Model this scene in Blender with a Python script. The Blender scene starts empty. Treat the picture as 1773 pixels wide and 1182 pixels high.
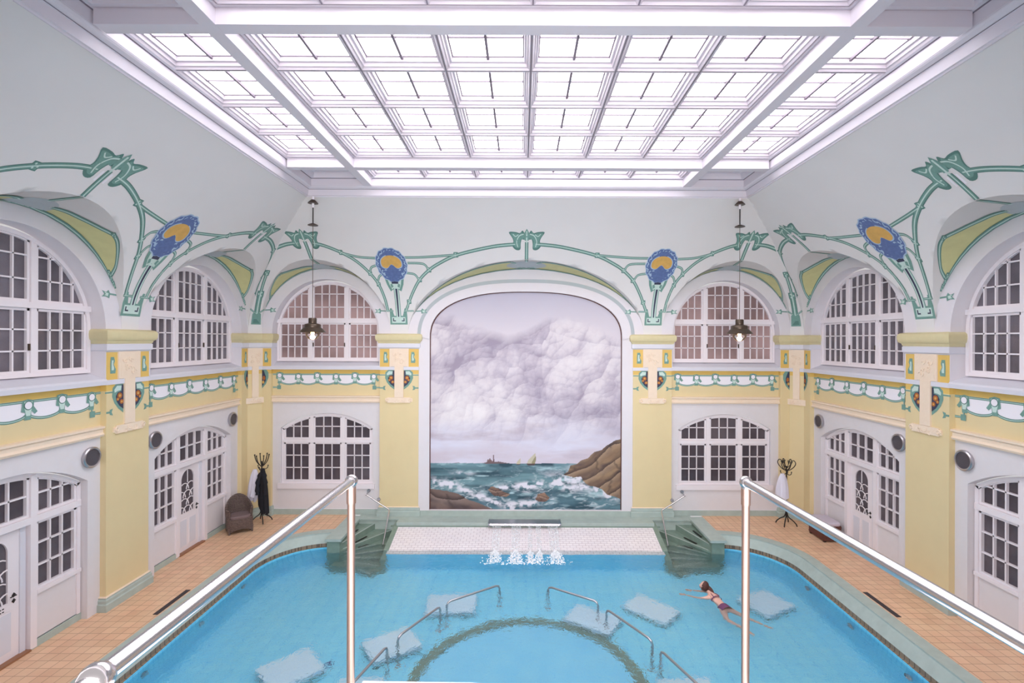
import bpy, bmesh, math, random
import numpy as np
from mathutils import Vector, Matrix
random.seed(7); rng = np.random.default_rng(5)
PI = math.pi; cos = math.cos; sin = math.sin; sqrt = math.sqrt
S = bpy.context.scene
COL = S.collection

# ------------------------------------------------------------------ camera, world, lights, exposure
cam = bpy.data.cameras.new('camera'); camo = bpy.data.objects.new('camera', cam); COL.objects.link(camo)
camo.location = (-.12, 0, 5.5); camo.rotation_euler = (PI/2, math.radians(-.2), 0)
cam.sensor_width = 36; cam.lens = 870/1773*36; cam.shift_x = -17.5/1773; cam.shift_y = -1/1773
cam.clip_start = .05; cam.clip_end = 200
S.camera = camo
W = bpy.data.worlds.new('world'); S.world = W; W.use_nodes = True
W.node_tree.nodes['Background'].inputs[0].default_value = (1, .97, .98, 1)
W.node_tree.nodes['Background'].inputs[1].default_value = .55
S.view_settings.view_transform = 'Standard'; S.view_settings.look = 'None'
S.view_settings.gamma = 1; S.view_settings.use_curve_mapping = False
S.view_settings.exposure = 0.22
S.cycles.max_bounces = 10; S.cycles.diffuse_bounces = 6; S.cycles.transmission_bounces = 6
S.cycles.caustics_refractive = True; S.cycles.blur_glossy = .5; S.cycles.sample_clamp_indirect = 12
SKY_E = 5.0
def area(name, loc, rot, sx, sy, power, col):
    l = bpy.data.lights.new(name, 'AREA'); l.shape = 'RECTANGLE'; l.size = sx; l.size_y = sy; l.energy = power; l.color = col
    o = bpy.data.objects.new(name, l); COL.objects.link(o); o.location = loc; o.rotation_euler = rot
    return o
area('gallery_fill', (0, -2.5, 5.6), (PI/2, 0, 0), 6.5, 4.5, 1500, (1, .95, .94))  # unseen fill lamp, added behind the camera to brighten the hall

# ------------------------------------------------------------------ materials
MAT = {}
def srgb(r, g, b):
    f = lambda c: (c/255/12.92) if c <= 10 else (((c/255)+.055)/1.055)**2.4
    return (f(r), f(g), f(b), 1)
class NT:
    def __init__(s, name):
        s.m = bpy.data.materials.new(name); s.m.use_nodes = True; s.t = s.m.node_tree; s.p = s.t.nodes['Principled BSDF']; MAT[name] = s.m
    def n(s, typ, **k):
        x = s.t.nodes.new(typ)
        for a, v in k.items():
            if a.startswith('_'): setattr(x, a[1:], v)
            else:
                key = int(a[1:]) if a[0] == 'i' and a[1:].isdigit() else a.replace('__', ' ')
                x.inputs[key].default_value = v
        return x
    def l(s, a, b): s.t.links.new(a, b)
def mat(name, rgb, rough=.6, metal=0, noise=0, nscale=6, bump=0, bscale=30, spec=.4, emit=None, es=0, coat=0):
    k = NT(name); p = k.p; c = srgb(*rgb)
    p.inputs['Base Color'].default_value = c; p.inputs['Roughness'].default_value = rough; p.inputs['Metallic'].default_value = metal
    p.inputs['Specular IOR Level'].default_value = spec; p.inputs['Coat Weight'].default_value = coat
    if noise or bump: tc = k.n('ShaderNodeTexCoord')
    if noise:
        nz = k.n('ShaderNodeTexNoise', Scale=nscale, Detail=6.); k.l(tc.outputs['Object'], nz.inputs['Vector'])
        mx = k.n('ShaderNodeMixRGB'); mx.inputs[1].default_value = tuple(v*(1-noise) for v in c[:3])+(1,)
        mx.inputs[2].default_value = tuple(min(1, v*(1+noise)) for v in c[:3])+(1,)
        k.l(nz.outputs['Fac'], mx.inputs[0]); k.l(mx.outputs[0], p.inputs['Base Color'])
    if bump:
        nb = k.n('ShaderNodeTexNoise', Scale=bscale, Detail=4.); k.l(tc.outputs['Object'], nb.inputs['Vector'])
        bp = k.n('ShaderNodeBump', Strength=bump, Distance=.01); k.l(nb.outputs['Fac'], bp.inputs['Height']); k.l(bp.outputs[0], p.inputs['Normal'])
    if emit: p.inputs['Emission Color'].default_value = srgb(*emit); p.inputs['Emission Strength'].default_value = es
    return k.m
def tile(name, c1, c2, mortar, w, h, ms, rough=.3, offset=0., plane='XY', bump=.2, spec=.5, emit=0):
    k = NT(name); p = k.p; tc = k.n('ShaderNodeTexCoord'); sp = k.n('ShaderNodeSeparateXYZ'); cb = k.n('ShaderNodeCombineXYZ')
    k.l(tc.outputs['Object'], sp.inputs[0])
    a, b = {'XY': (0, 1), 'XZ': (0, 2), 'YZ': (1, 2)}[plane]
    k.l(sp.outputs[a], cb.inputs[0]); k.l(sp.outputs[b], cb.inputs[1])
    br = k.n('ShaderNodeTexBrick', Color1=srgb(*c1), Color2=srgb(*c2), Mortar=srgb(*mortar), Scale=1.)
    br.offset = offset; br.squash = 1; br.inputs['Brick Width'].default_value = w; br.inputs['Row Height'].default_value = h
    br.inputs['Mortar Size'].default_value = ms; br.inputs['Mortar Smooth'].default_value = .2; br.inputs['Bias'].default_value = -.1
    k.l(cb.outputs[0], br.inputs['Vector'])
    nz = k.n('ShaderNodeTexNoise', Scale=2.2, Detail=5.); k.l(tc.outputs['Object'], nz.inputs['Vector'])
    mx = k.n('ShaderNodeMixRGB', _blend_type='OVERLAY'); mx.inputs[0].default_value = .22
    k.l(br.outputs['Color'], mx.inputs[1]); k.l(nz.outputs['Fac'], mx.inputs[2]); k.l(mx.outputs[0], p.inputs['Base Color'])
    bp = k.n('ShaderNodeBump', Strength=bump, Distance=.004, _invert=True); k.l(br.outputs['Fac'], bp.inputs['Height']); k.l(bp.outputs[0], p.inputs['Normal'])
    p.inputs['Roughness'].default_value = rough; p.inputs['Specular IOR Level'].default_value = spec
    return k.m

mat('white_wall', (222, 217, 220), .6, noise=.03, bump=.05)
mat('arch_white', (224, 219, 224), .6, noise=.02)
mat('cove_paint', (226, 223, 222), .7, noise=.035, nscale=1.2)
mat('soffit_paint', (214, 210, 208), .7, noise=.04, nscale=1.5)
mat('yellow', (224, 205, 160), .55, noise=.05, nscale=2)
mat('orange', (224, 188, 104), .55, noise=.08, nscale=4)
mat('capital_paint', (214, 202, 160), .6, noise=.06, nscale=8, bump=.2, bscale=40)
mat('cream', (238, 218, 196), .55, noise=.04, nscale=8, bump=.5, bscale=22)
mat('sill_white', (218, 217, 226), .5)
mat('frame_white', (236, 228, 232), .35)
mat('stone_green', (172, 186, 180), .45, noise=.16, nscale=5, bump=.15)
mat('stone_dark', (126, 146, 134), .4, noise=.25, nscale=7, bump=.2)
mat('teal', (116, 156, 146), .6, noise=.18, nscale=25)
mat('teal_dark', (90, 130, 122), .6)
mat('teal_light', (198, 219, 211), .6)
mat('olive', (204, 200, 146), .6, noise=.12, nscale=5)
mat('navy', (58, 62, 86), .6)
mat('med_pale', (166, 190, 214), .6)
mat('med_blue', (92, 112, 160), .6, noise=.3, nscale=14)
mat('med_gold', (214, 168, 92), .5, noise=.25, nscale=6)
mat('paint_white', (240, 236, 242), .6)
mat('grey_band', (178, 186, 190), .6)
mat('brown_orange', (176, 104, 52), .6, noise=.3, nscale=30)
mat('chrome', (225, 220, 222), .16, metal=1)
mat('steel', (190, 186, 190), .28, metal=1)
mat('rose_steel', (204, 172, 158), .34, metal=1)
mat('black_metal', (34, 31, 32), .5)
mat('brown_metal', (84, 72, 62), .35, metal=.6)
mat('dark_grille', (78, 72, 78), .5, bump=.6, bscale=120)
mat('lay_white', (206, 198, 206), .5)
mat('bar_grey', (126, 116, 128), .5)
mat('beam_white', (222, 216, 224), .5)
mat('platform_white', (240, 238, 244), .5)
mat('threshold_wood', (150, 106, 78), .5)
mat('towel_white', (226, 222, 234), .9, bump=.4, bscale=60)
mat('robe_black', (34, 34, 40), .9, bump=.4, bscale=60)
mat('cushion', (122, 104, 104), .9)
mat('leather_brown', (96, 58, 50), .5, noise=.3, nscale=18)
mat('pad_pale', (204, 194, 206), .8)
mat('skin', (222, 176, 160), .5)
mat('hair', (86, 52, 46), .6)
mat('bikini', (112, 66, 100), .7)
mat('drain', (70, 64, 68), .6)
mat('brown_tile', (150, 128, 108), .5, noise=.2, nscale=10)
mat('bulb', (255, 210, 150), .4, emit=(255, 190, 120), es=14)
tile('deck_tile', (232, 192, 158), (220, 180, 146), (176, 136, 110), .2, .2, .006, .45)
tile('pool_floor_tile', (154, 232, 255), (146, 228, 255), (120, 210, 248), .3, .3, .012, .4)
tile('pool_ring_inner', (152, 226, 255), (146, 223, 255), (134, 214, 252), .06, .06, .004, .4)
tile('pool_wall_y', (128, 218, 250), (120, 212, 247), (100, 198, 238), .12, .12, .008, .4, plane='YZ')
tile('bench_tile', (222, 242, 255), (218, 240, 255), (206, 232, 250), .1, .1, .004, .4)
tile('white_brick', (240, 234, 236), (234, 228, 232), (196, 184, 190), .18, .095, .007, .3, offset=.5, plane='XY')
tile('gutter_tile', (146, 130, 112), (136, 122, 106), (98, 88, 78), .12, .12, .012, .5)
# wicker
k = NT('wicker'); tc = k.n('ShaderNodeTexCoord'); wv = k.n('ShaderNodeTexWave', Scale=9., Distortion=3.); wv.bands_direction = 'Z'
wv.inputs['Detail Scale'].default_value = 6; k.l(tc.outputs['Object'], wv.inputs['Vector'])
cr = k.n('ShaderNodeValToRGB'); cr.color_ramp.elements[0].color = srgb(66, 54, 52); cr.color_ramp.elements[1].color = srgb(138, 118, 110)
k.l(wv.outputs['Fac'], cr.inputs[0]); k.l(cr.outputs[0], k.p.inputs['Base Color'])
bp = k.n('ShaderNodeBump', Strength=.8, Distance=.02); k.l(wv.outputs['Fac'], bp.inputs['Height']); k.l(bp.outputs[0], k.p.inputs['Normal']); k.p.inputs['Roughness'].default_value = .6
# frosted window glass: the rooms behind are dim (grey) or lit (rose)
def glassm(name, ca, cb_, e=0, ec=(255, 200, 180), sc=.9):
    k = NT(name); tc = k.n('ShaderNodeTexCoord'); nz = k.n('ShaderNodeTexNoise', Scale=sc, Detail=3.); k.l(tc.outputs['Object'], nz.inputs['Vector'])
    cr = k.n('ShaderNodeValToRGB'); cr.color_ramp.elements[0].color = srgb(*ca); cr.color_ramp.elements[1].color = srgb(*cb_)
    cr.color_ramp.elements[0].position = .38; cr.color_ramp.elements[1].position = .64
    k.l(nz.outputs['Fac'], cr.inputs[0]); k.l(cr.outputs[0], k.p.inputs['Base Color'])
    k.p.inputs['Roughness'].default_value = .22; k.p.inputs['Specular IOR Level'].default_value = .5
    wv = k.n('ShaderNodeTexNoise', Scale=60., Detail=2.); k.l(tc.outputs['Object'], wv.inputs['Vector'])
    bp = k.n('ShaderNodeBump', Strength=.35, Distance=.01); k.l(wv.outputs['Fac'], bp.inputs['Height']); k.l(bp.outputs[0], k.p.inputs['Normal'])
    if e:
        m2 = k.n('ShaderNodeMath', _operation='MULTIPLY'); m2.inputs[1].default_value = e; k.l(nz.outputs['Fac'], m2.inputs[0])
        k.p.inputs['Emission Color'].default_value = srgb(*ec); k.l(m2.outputs[0], k.p.inputs['Emission Strength'])
glassm('glass_grey', (84, 78, 86), (116, 109, 118))
glassm('glass_low', (70, 62, 70), (98, 88, 94))
glassm('glass_rose', (122, 104, 106), (160, 138, 140), .10, (255, 190, 170), .7)
# skylight panes: milky glass under open daylight
k = NT('sky_glass'); k.p.inputs['Base Color'].default_value = (.9, .9, .92, 1); k.p.inputs['Emission Color'].default_value = (1, .965, 1, 1)
k.p.inputs['Emission Strength'].default_value = SKY_E; k.p.inputs['Roughness'].default_value = .3
# water
k = NT('water'); k.t.nodes.remove(k.p); out = k.t.nodes['Material Output']
g = k.n('ShaderNodeBsdfGlass', Roughness=0., IOR=1.33); g.inputs['Color'].default_value = (.97, 1, 1, 1)
tc = k.n('ShaderNodeTexCoord'); n1 = k.n('ShaderNodeTexNoise', Scale=6.5, Detail=3., Roughness=.6, Distortion=.8); n2 = k.n('ShaderNodeTexNoise', Scale=.8, Detail=2.)
k.l(tc.outputs['Object'], n1.inputs['Vector']); k.l(tc.outputs['Object'], n2.inputs['Vector'])
b1 = k.n('ShaderNodeBump', Strength=.42, Distance=.055); b2 = k.n('ShaderNodeBump', Strength=.25, Distance=.12)
k.l(n1.outputs['Fac'], b1.inputs['Height']); k.l(n2.outputs['Fac'], b2.inputs['Height']); k.l(b2.outputs[0], b1.inputs['Normal']); k.l(b1.outputs[0], g.inputs['Normal'])
k.l(g.outputs[0], out.inputs['Surface'])
# falling water / foam
for nm, al in (('fall_water', .7), ('foam', .8), ('foam_sheet', .7)):
    k = NT(nm); k.p.inputs['Base Color'].default_value = (.86, .93, .97, 1); k.p.inputs['Roughness'].default_value = .4
    tc = k.n('ShaderNodeTexCoord'); mp = k.n('ShaderNodeMapping'); mp.inputs['Scale'].default_value = (22, 22, 2.5) if nm == 'fall_water' else (9, 9, 9)
    if nm == 'foam': k.p.inputs['Roughness'].default_value = 1; k.p.inputs['Specular IOR Level'].default_value = 0; k.p.inputs['Base Color'].default_value = (.95, .97, 1, 1)
    nz = k.n('ShaderNodeTexNoise', Scale=1., Detail=4.); k.l(tc.outputs['Object'], mp.inputs[0]); k.l(mp.outputs[0], nz.inputs['Vector'])
    mr = k.n('ShaderNodeMapRange'); mr.inputs[1].default_value = .38; mr.inputs[2].default_value = .68; mr.inputs[4].default_value = al
    k.l(nz.outputs['Fac'], mr.inputs[0])
    if nm != 'foam': k.l(mr.outputs[0], k.p.inputs['Alpha'])
# clear lamp glass
k = NT('lamp_glass'); k.p.inputs['Base Color'].default_value = (1, .93, .88, 1); k.p.inputs['Transmission Weight'].default_value = 1; k.p.inputs['Roughness'].default_value = .12; k.p.inputs['IOR'].default_value = 1.3
# vertex colour picture
k = NT('mural_paint'); vc = k.n('ShaderNodeVertexColor', _layer_name='paint'); k.l(vc.outputs[0], k.p.inputs['Base Color']); k.p.inputs['Roughness'].default_value = .75

# ------------------------------------------------------------------ mesh helpers
ID = lambda u, o, z: (u, o, z)
class MB:
    def __init__(s): s.v = []; s.f = []; s.mi = []; s.ms = []
    def m(s, name):
        if name not in s.ms: s.ms.append(name)
        return s.ms.index(name)
    def add(s, vs, fs, mat):
        b = len(s.v); i = s.m(mat); s.v += [tuple(v) for v in vs]
        for f in fs: s.f.append(tuple(b+q for q in f)); s.mi.append(i)
    def quad(s, a, b, c, d, mat): s.add([a, b, c, d], [(0, 1, 2, 3)], mat)
    def box(s, u0, u1, o0, o1, z0, z1, mat, M=ID):
        vs = [M(u, o, z) for z in (z0, z1) for o in (o0, o1) for u in (u0, u1)]
        s.add(vs, [(0, 2, 3, 1), (4, 5, 7, 6), (0, 1, 5, 4), (2, 6, 7, 3), (0, 4, 6, 2), (1, 3, 7, 5)], mat)
    def grid(s, P, mat, closed=False):
        nr, nc = len(P), len(P[0]); vs = [p for r in P for p in r]; fs = []
        for i in range(nr-1):
            for j in range(nc if closed else nc-1):
                j2 = (j+1) % nc; fs.append((i*nc+j, i*nc+j2, (i+1)*nc+j2, (i+1)*nc+j))
        s.add(vs, fs, mat)
    def fan(s, pts, mat, cen=None):
        n = len(pts)
        if cen is None: cen = tuple(sum(p[i] for p in pts)/n for i in range(3))
        s.add([cen]+list(pts), [(0, 1+i, 1+(i+1) % n) for i in range(n)], mat)
    def ngon(s, pts, mat): s.add(pts, [tuple(range(len(pts)))], mat)
    def tube(s, pts, r, mat, n=10, cap=True):
        pts = [Vector(p) for p in pts]; rs = r if isinstance(r, (list, tuple)) else [r]*len(pts)
        rings = []; up = None
        for i, p in enumerate(pts):
            t = (pts[min(i+1, len(pts)-1)]-pts[max(i-1, 0)]).normalized()
            if up is None: up = Vector((0, 0, 1)) if abs(t.z) < .9 else Vector((1, 0, 0))
            a = t.cross(up).normalized(); b = a.cross(t).normalized(); up = b
            rings.append([tuple(p+(a*cos(q*2*PI/n)+b*sin(q*2*PI/n))*rs[i]) for q in range(n)])
        s.grid(rings, mat, closed=True)
        if cap:
            s.add(rings[0], [tuple(range(n))[::-1]], mat); s.add(rings[-1], [tuple(range(n))], mat)
    def lathe(s, prof, c, mat, n=24, M=None, ax='z'):
        rings = []
        for r, h in prof:
            ring = []
            for q in range(n):
                a = q*2*PI/n
                p = (r*cos(a), r*sin(a), h) if ax == 'z' else ((h, r*cos(a), r*sin(a)) if ax == 'x' else (r*cos(a), h, r*sin(a)))
                ring.append((c[0]+p[0], c[1]+p[1], c[2]+p[2]))
            rings.append(ring)
        s.grid(rings, mat, closed=True)
    def sphere(s, c, r, mat, n=14, sc=(1, 1, 1)):
        P = [[(c[0]+r*sc[0]*sin(i*PI/8)*cos(j*2*PI/n), c[1]+r*sc[1]*sin(i*PI/8)*sin(j*2*PI/n), c[2]+r*sc[2]*cos(i*PI/8)) for j in range(n)] for i in range(9)]
        s.grid(P, mat, closed=True)
    def build(s, name, parent=None, smooth=False, weld=True, loc=None, **props):
        me = bpy.data.meshes.new(name); v = s.v
        if loc: v = [(p[0]-loc[0], p[1]-loc[1], p[2]-loc[2]) for p in v]
        me.from_pydata(v, [], s.f)
        for n in s.ms: me.materials.append(MAT[n])
        me.polygons.foreach_set('material_index', s.mi)
        bm = bmesh.new(); bm.from_mesh(me)
        if weld: bmesh.ops.remove_doubles(bm, verts=bm.verts, dist=.0004)
        bmesh.ops.recalc_face_normals(bm, faces=bm.faces); bm.to_mesh(me); bm.free()
        if smooth:
            me.polygons.foreach_set('use_smooth', [True]*len(me.polygons))
            try: me.set_sharp_from_angle(angle=math.radians(38))
            except Exception: pass
        me.update()
        o = bpy.data.objects.new(name, me); COL.objects.link(o)
        if loc: o.location = loc
        if parent: o.parent = parent
        for a, b in props.items(): o[a] = b
        return o
def thing(name, label, cat, loc=(0, 0, 0), rz=0, group=None):
    o = bpy.data.objects.new(name, None); COL.objects.link(o); o.location = loc; o.rotation_euler = (0, 0, rz); o.empty_display_size = .1
    o['label'] = label; o['category'] = cat
    if group: o['group'] = group
    return o
def sroot(name, loc=(0, 0, 0), label=None):
    o = bpy.data.objects.new(name, None); COL.objects.link(o); o.location = loc; o['kind'] = 'structure'
    if label: o['label'] = label
    return o
def dup(root, loc, rz, label, group=None):
    r = root.copy(); COL.objects.link(r); r.location = loc; r.rotation_euler = (0, 0, rz); r['label'] = label
    for ch in list(root.children):
        c = ch.copy(); COL.objects.link(c); c.parent = r
        for g in ch.children:
            d = g.copy(); COL.objects.link(d); d.parent = c
    return r
def smooth_path(pts, n=8, closed=False):
    P = [np.array(p, float) for p in pts]; out = []
    N = len(P); segs = N if closed else N-1
    for i in range(segs):
        if closed: p0, p1, p2, p3 = P[i-1], P[i], P[(i+1) % N], P[(i+2) % N]
        else: p0, p1, p2, p3 = P[max(i-1, 0)], P[i], P[i+1], P[min(i+2, N-1)]
        for j in range(n):
            t = j/n; out.append(tuple(.5*((2*p1)+(-p0+p2)*t+(2*p0-5*p1+4*p2-p3)*t*t+(-p0+3*p1-3*p2+p3)*t**3)))
    if not closed: out.append(tuple(P[-1]))
    return out

# ------------------------------------------------------------------ room dimensions
A = 8.54; D = 15.78; YF = 1.9            # half width, back pier plane, front plane
RS, RB = 2.89, 2.85; ZS, ZT = 5.7, 9.24  # cove runs, springing and top heights
WD = .12                                 # wall panels lie this far behind the pier faces
ML = lambda u, o, z: (-A+o, u, z)
MR = lambda u, o, z: (A-o, u, z)
MK = lambda u, o, z: (u, D-o, z)
MF = lambda u, o, z: (u, YF+o, z)
run = lambda z, R: R*(min(max((z-ZS)/(ZT-ZS), 0), 1))**2
HG, HW = 2.17, 2.05                      # lunette: rise on the cove, rise on the wall plane
# bay centre, bay half, lunette half, opening half, opening rise, lower opening half
SB = [(8.36, 1.82, 2.2, 1.80, 1.75, 1.53), (13.22, 1.88, 2.2, 1.84, 1.75, 1.53)]
BB = [(-6.2925, 1.7075, 2.04, 1.68, 1.72, 1.46), (6.2925, 1.7075, 2.04, 1.68, 1.72, 1.46)]
MUR = (0, 3.37, 3.7)
MH, MSZ, MRISE = 3.03, 5.55, 1.5         # mural half width, spring, rise

# ------------------------------------------------------------------ coves
def cove_columns(mb, M, R, Rm, umin, umax, luns):
    us = set([umin, umax])
    for c, w in luns:
        for i in range(41): us.add(round(c-w*cos(i*PI/40), 5))
    for i in range(25):
        t = (i/24)**2; us.add(round(umax-Rm*t, 5)); us.add(round(umin+Rm*t, 5))
    us = sorted(us); cols = []
    for u in us:
        z0 = ZS
        for c, w in luns:
            q = 1-((u-c)/w)**2
            if q > 0: z0 = ZS+HG*sqrt(q)
        d = min(u-umin, umax-u); z1 = ZT if d >= Rm else ZS+(ZT-ZS)*sqrt(max(d, 0)/Rm)
        z1 = max(z1, z0)
        cols.append([M(u, run(z0+(z1-z0)*i/18, R), z0+(z1-z0)*i/18) for i in range(19)])
    mb.grid(cols, 'cove_paint')
cv = MB()
cove_columns(cv, ML, RS, RB, YF, D, [(b[0], b[2]) for b in SB])
cove_columns(cv, MR, RS, RB, YF, D, [(b[0], b[2]) for b in SB])
cove_columns(cv, MK, RB, RS, -A, A, [(b[0], b[2]) for b in BB]+[(0, 3.7)])
cove_columns(cv, MF, RB, RS, -A, A, [(0, 3.7)])
for sx in (-1, 1):                      # softened corners of the cove
    P = []
    for i in range(15):
        z = ZS+2.6*i/14; d = (1-i/14)
        x = A-run(z, RS); y = D-run(z, RB)
        P.append([(sx*x, y-.36*d-.002, z), (sx*(x-.13*d-.01), y-.18*d-.01, z), (sx*(x-.26*d-.002), y, z)])
    cv.grid(P, 'cove_paint')
# lunette soffits and bands
def sof(c, w, p, t):                     # p: angle, t: 0 wall .. 1 cove edge
    u = c-w*cos(p); h = HW+(HG-HW)*t; z = ZS+h*sin(p)
    return u, z
def lun_pt(M, R, c, w, p, t, off=0):
    zg = ZS+HG*sin(p); u, z = sof(c, w, p, t)
    return M(u, run(zg, R)*t, z-off)
def lunette(mb, M, R, c, w, ow, oh, osp, expo=2., depth=.3, zlow=None):
    N = 48
    P = [[lun_pt(M, R, c, w, PI*i/N, t/6) for i in range(N+1)] for t in range(7)]
    mb.grid(P, 'soffit_paint')
    op = []
    for i in range(N+1):
        p = PI*i/N; cc = cos(p); ss = max(sin(p), 0)
        op.append((c-ow*math.copysign(abs(cc)**(2/expo), cc), osp+oh*ss**(2/expo)))
    band = [[M(*( (c-w*cos(PI*i/N)), 0, ZS+HW*sin(PI*i/N))) for i in range(N+1)], [M(x, 0, z) for x, z in op]]
    mb.grid(band, 'arch_white')
    z0 = zlow
    path = ([(c-ow, z0)] if z0 is not None else [])+op+([(c+ow, z0)] if z0 is not None else [])
    mb.grid([[M(x, 0, z) for x, z in path], [M(x, -depth, z) for x, z in path]], 'arch_white')
    return op
for M, R, Bs in ((ML, RS, SB), (MR, RS, SB), (MK, RB, BB)):
    for c, h, w, ow, oh, lw in Bs: lunette(cv, M, R, c, w, ow, oh, ZS, depth=.36, zlow=4.68)
lunette(cv, MF, RB, 0, 3.7, 3.42, 1.85, 5.7, expo=2.5, depth=.3)
mop = lunette(cv, MK, RB, 0, 3.7, MH, MRISE, MSZ, expo=2.5, depth=.12)
ceil = cv.build('ceiling', smooth=True, kind='structure')

# ------------------------------------------------------------------ walls
def seg_arch(c, h, zs, zc):              # segmental arch top
    r = (h*h+(zc-zs)**2)/(2*(zc-zs)); cz = zc-r
    return lambda u: cz+sqrt(max(r*r-(u-c)**2, 0)) if abs(u-c) <= h else zs
def lower_panel(mb, M, u0, u1, c, h, zs, zc, sill, zt=3.55, depth=.17, mat='white_wall'):
    f = seg_arch(c, h, zs, zc); N = 32; us = [c-h+2*h*i/N for i in range(N+1)]
    o = -WD
    mb.quad(M(u0, o, 0), M(c-h, o, 0), M(c-h, o, zt), M(u0, o, zt), mat)
    mb.quad(M(c+h, o, 0), M(u1, o, 0), M(u1, o, zt), M(c+h, o, zt), mat)
    mb.grid([[M(u, o, f(u)) for u in us], [M(u, o, zt) for u in us]], mat)
    path = [(c-h, sill)]+[(u, f(u)) for u in us]+[(c+h, sill)]
    if sill > 0:
        mb.quad(M(c-h, o, 0), M(c+h, o, 0), M(c+h, o, sill), M(c-h, o, sill), mat)
        path = path+[path[0]]
    mb.grid([[M(u, o, z) for u, z in path], [M(u, o-depth, z) for u, z in path]], mat)
def mid_wall(mb, M, u0, u1):
    o = -WD
    mb.quad(M(u0, o, 3.55), M(u1, o, 3.55), M(u1, o, 4.45), M(u0, o, 4.45), 'yellow')
    mb.quad(M(u0, o, 4.45), M(u1, o, 4.45), M(u1, o, 4.6), M(u0, o, 4.6), 'orange')
    pr = [(-WD, 4.575), (.02, 4.58), (.03, 4.66), (.0, 4.70), (-.36, 4.83)]
    mb.grid([[M(u0, a, b) for a, b in pr], [M(u1, a, b) for a, b in pr]], 'sill_white')
    # wall strips beside the big window opening
def moulding(M, u0, u1, name):
    mb = MB(); pr = [(-WD, 3.53), (-.05, 3.54), (-.03, 3.58), (-.06, 3.62), (-.06, 3.68), (-.02, 3.71), (-.02, 3.745), (-WD, 3.76)]
    mb.grid([[M(u0, a, b) for a, b in pr], [M(u1, a, b) for a, b in pr]], 'cream')
    return mb.build(name, kind='structure')
walls = {}
for key, M in (('wall_left', ML), ('wall_right', MR)):
    mb = MB()
    for c, h, w, ow, oh, lw in SB:
        lower_panel(mb, M, c-h, c+h, c, lw, 2.72, 3.2, 0); mid_wall(mb, M, c-h, c+h)
        for s in (-1, 1):
            a, b = sorted((c+s*(ow+.004), c+s*(h+.1))); mb.box(a, b, -.355, -.005, 4.68, 5.69, 'sill_white', M)
    mb.quad(M(YF, -WD, 0), M(5.3, -WD, 0), M(5.3, -WD, 5.7), M(YF, -WD, 5.7), 'white_wall')
    mb.quad(M(YF, -WD, 5.7), M(5.5, -WD, 5.7), M(5.5, 0, 5.7), M(YF, 0, 5.7), 'white_wall')
    walls[key] = mb.build(key, kind='structure')
mb = MB()
for c, h, w, ow, oh, lw in BB:
    lower_panel(mb, MK, c-h, c+h, c, lw, 2.72, 3.2, .95, depth=.12); mid_wall(mb, MK, c-h, c+h)
    for s in (-1, 1):
        a, b = sorted((c+s*(ow+.004), c+s*(h+.1))); mb.box(a, b, -.355, -.005, 4.68, 5.69, 'sill_white', MK)
for s in (-1, 1):                        # pale surround of the mural
    x0, x1 = sorted((s*3.03, s*3.42))
    P = [[MK(x, -.035, z) for x in (x0, x1)] for z in (.17, 5.72)]
    mb.grid(P, 'arch_white'); mb.quad(MK(s*3.03, -.035, .17), MK(s*3.03, -.035, 5.6), MK(s*3.03, -.14, 5.6), MK(s*3.03, -.14, .17), 'arch_white')
mb.build('wall_back', kind='structure')
mb = MB()                                # wall behind the viewer, with the gallery opening
mb.quad(MF(-A, 0, 0), MF(A, 0, 0), MF(A, 0, 3.4), MF(-A, 0, 3.4), 'white_wall')
for s in (-1, 1): mb.quad(MF(s*3.42, 0, 3.4), MF(s*A, 0, 3.4), MF(s*A, 0, 5.7), MF(s*3.42, 0, 5.7), 'white_wall')
mb.build('wall_front', kind='structure')
moulding(ML, SB[0][0]-1.82, SB[0][0]+1.82, 'trim_1'); moulding(ML, SB[1][0]-1.88, SB[1][0]+1.88, 'trim_2')
moulding(MR, SB[0][0]-1.82, SB[0][0]+1.82, 'trim_3'); moulding(MR, SB[1][0]-1.88, SB[1][0]+1.88, 'trim_4')
moulding(MK, -8., -4.585, 'trim_5'); moulding(MK, 4.585, 8., 'trim_6')
# baseboards of green stone
def baseboard(M, segs, name, h=.13, o=-WD+.04, ob=-.4):
    mb = MB()
    for a, b in segs:
        mb.box(a, b, ob, o, 0, h, 'stone_green', M); mb.box(a, b, ob, o-.03, h, h+.012, 'frame_white', M)
    mb.build(name, kind='structure')
for nm, M in (('baseboard_left', ML), ('baseboard_right', MR)):
    baseboard(M, [(c+a, c+b) for c in (SB[0][0], SB[1][0]) for a, b in ((-1.53, -.53), (.53, 1.53))], nm, .13, -WD-.12)
baseboard(MK, [(-8.02, -4.57), (4.57, 8.02)], 'baseboard_back', .17, -WD+.04, -WD)
baseboard(MK, [(-3.5, 3.5)], 'baseboard_mural', .16, .0, -.2)

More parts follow.
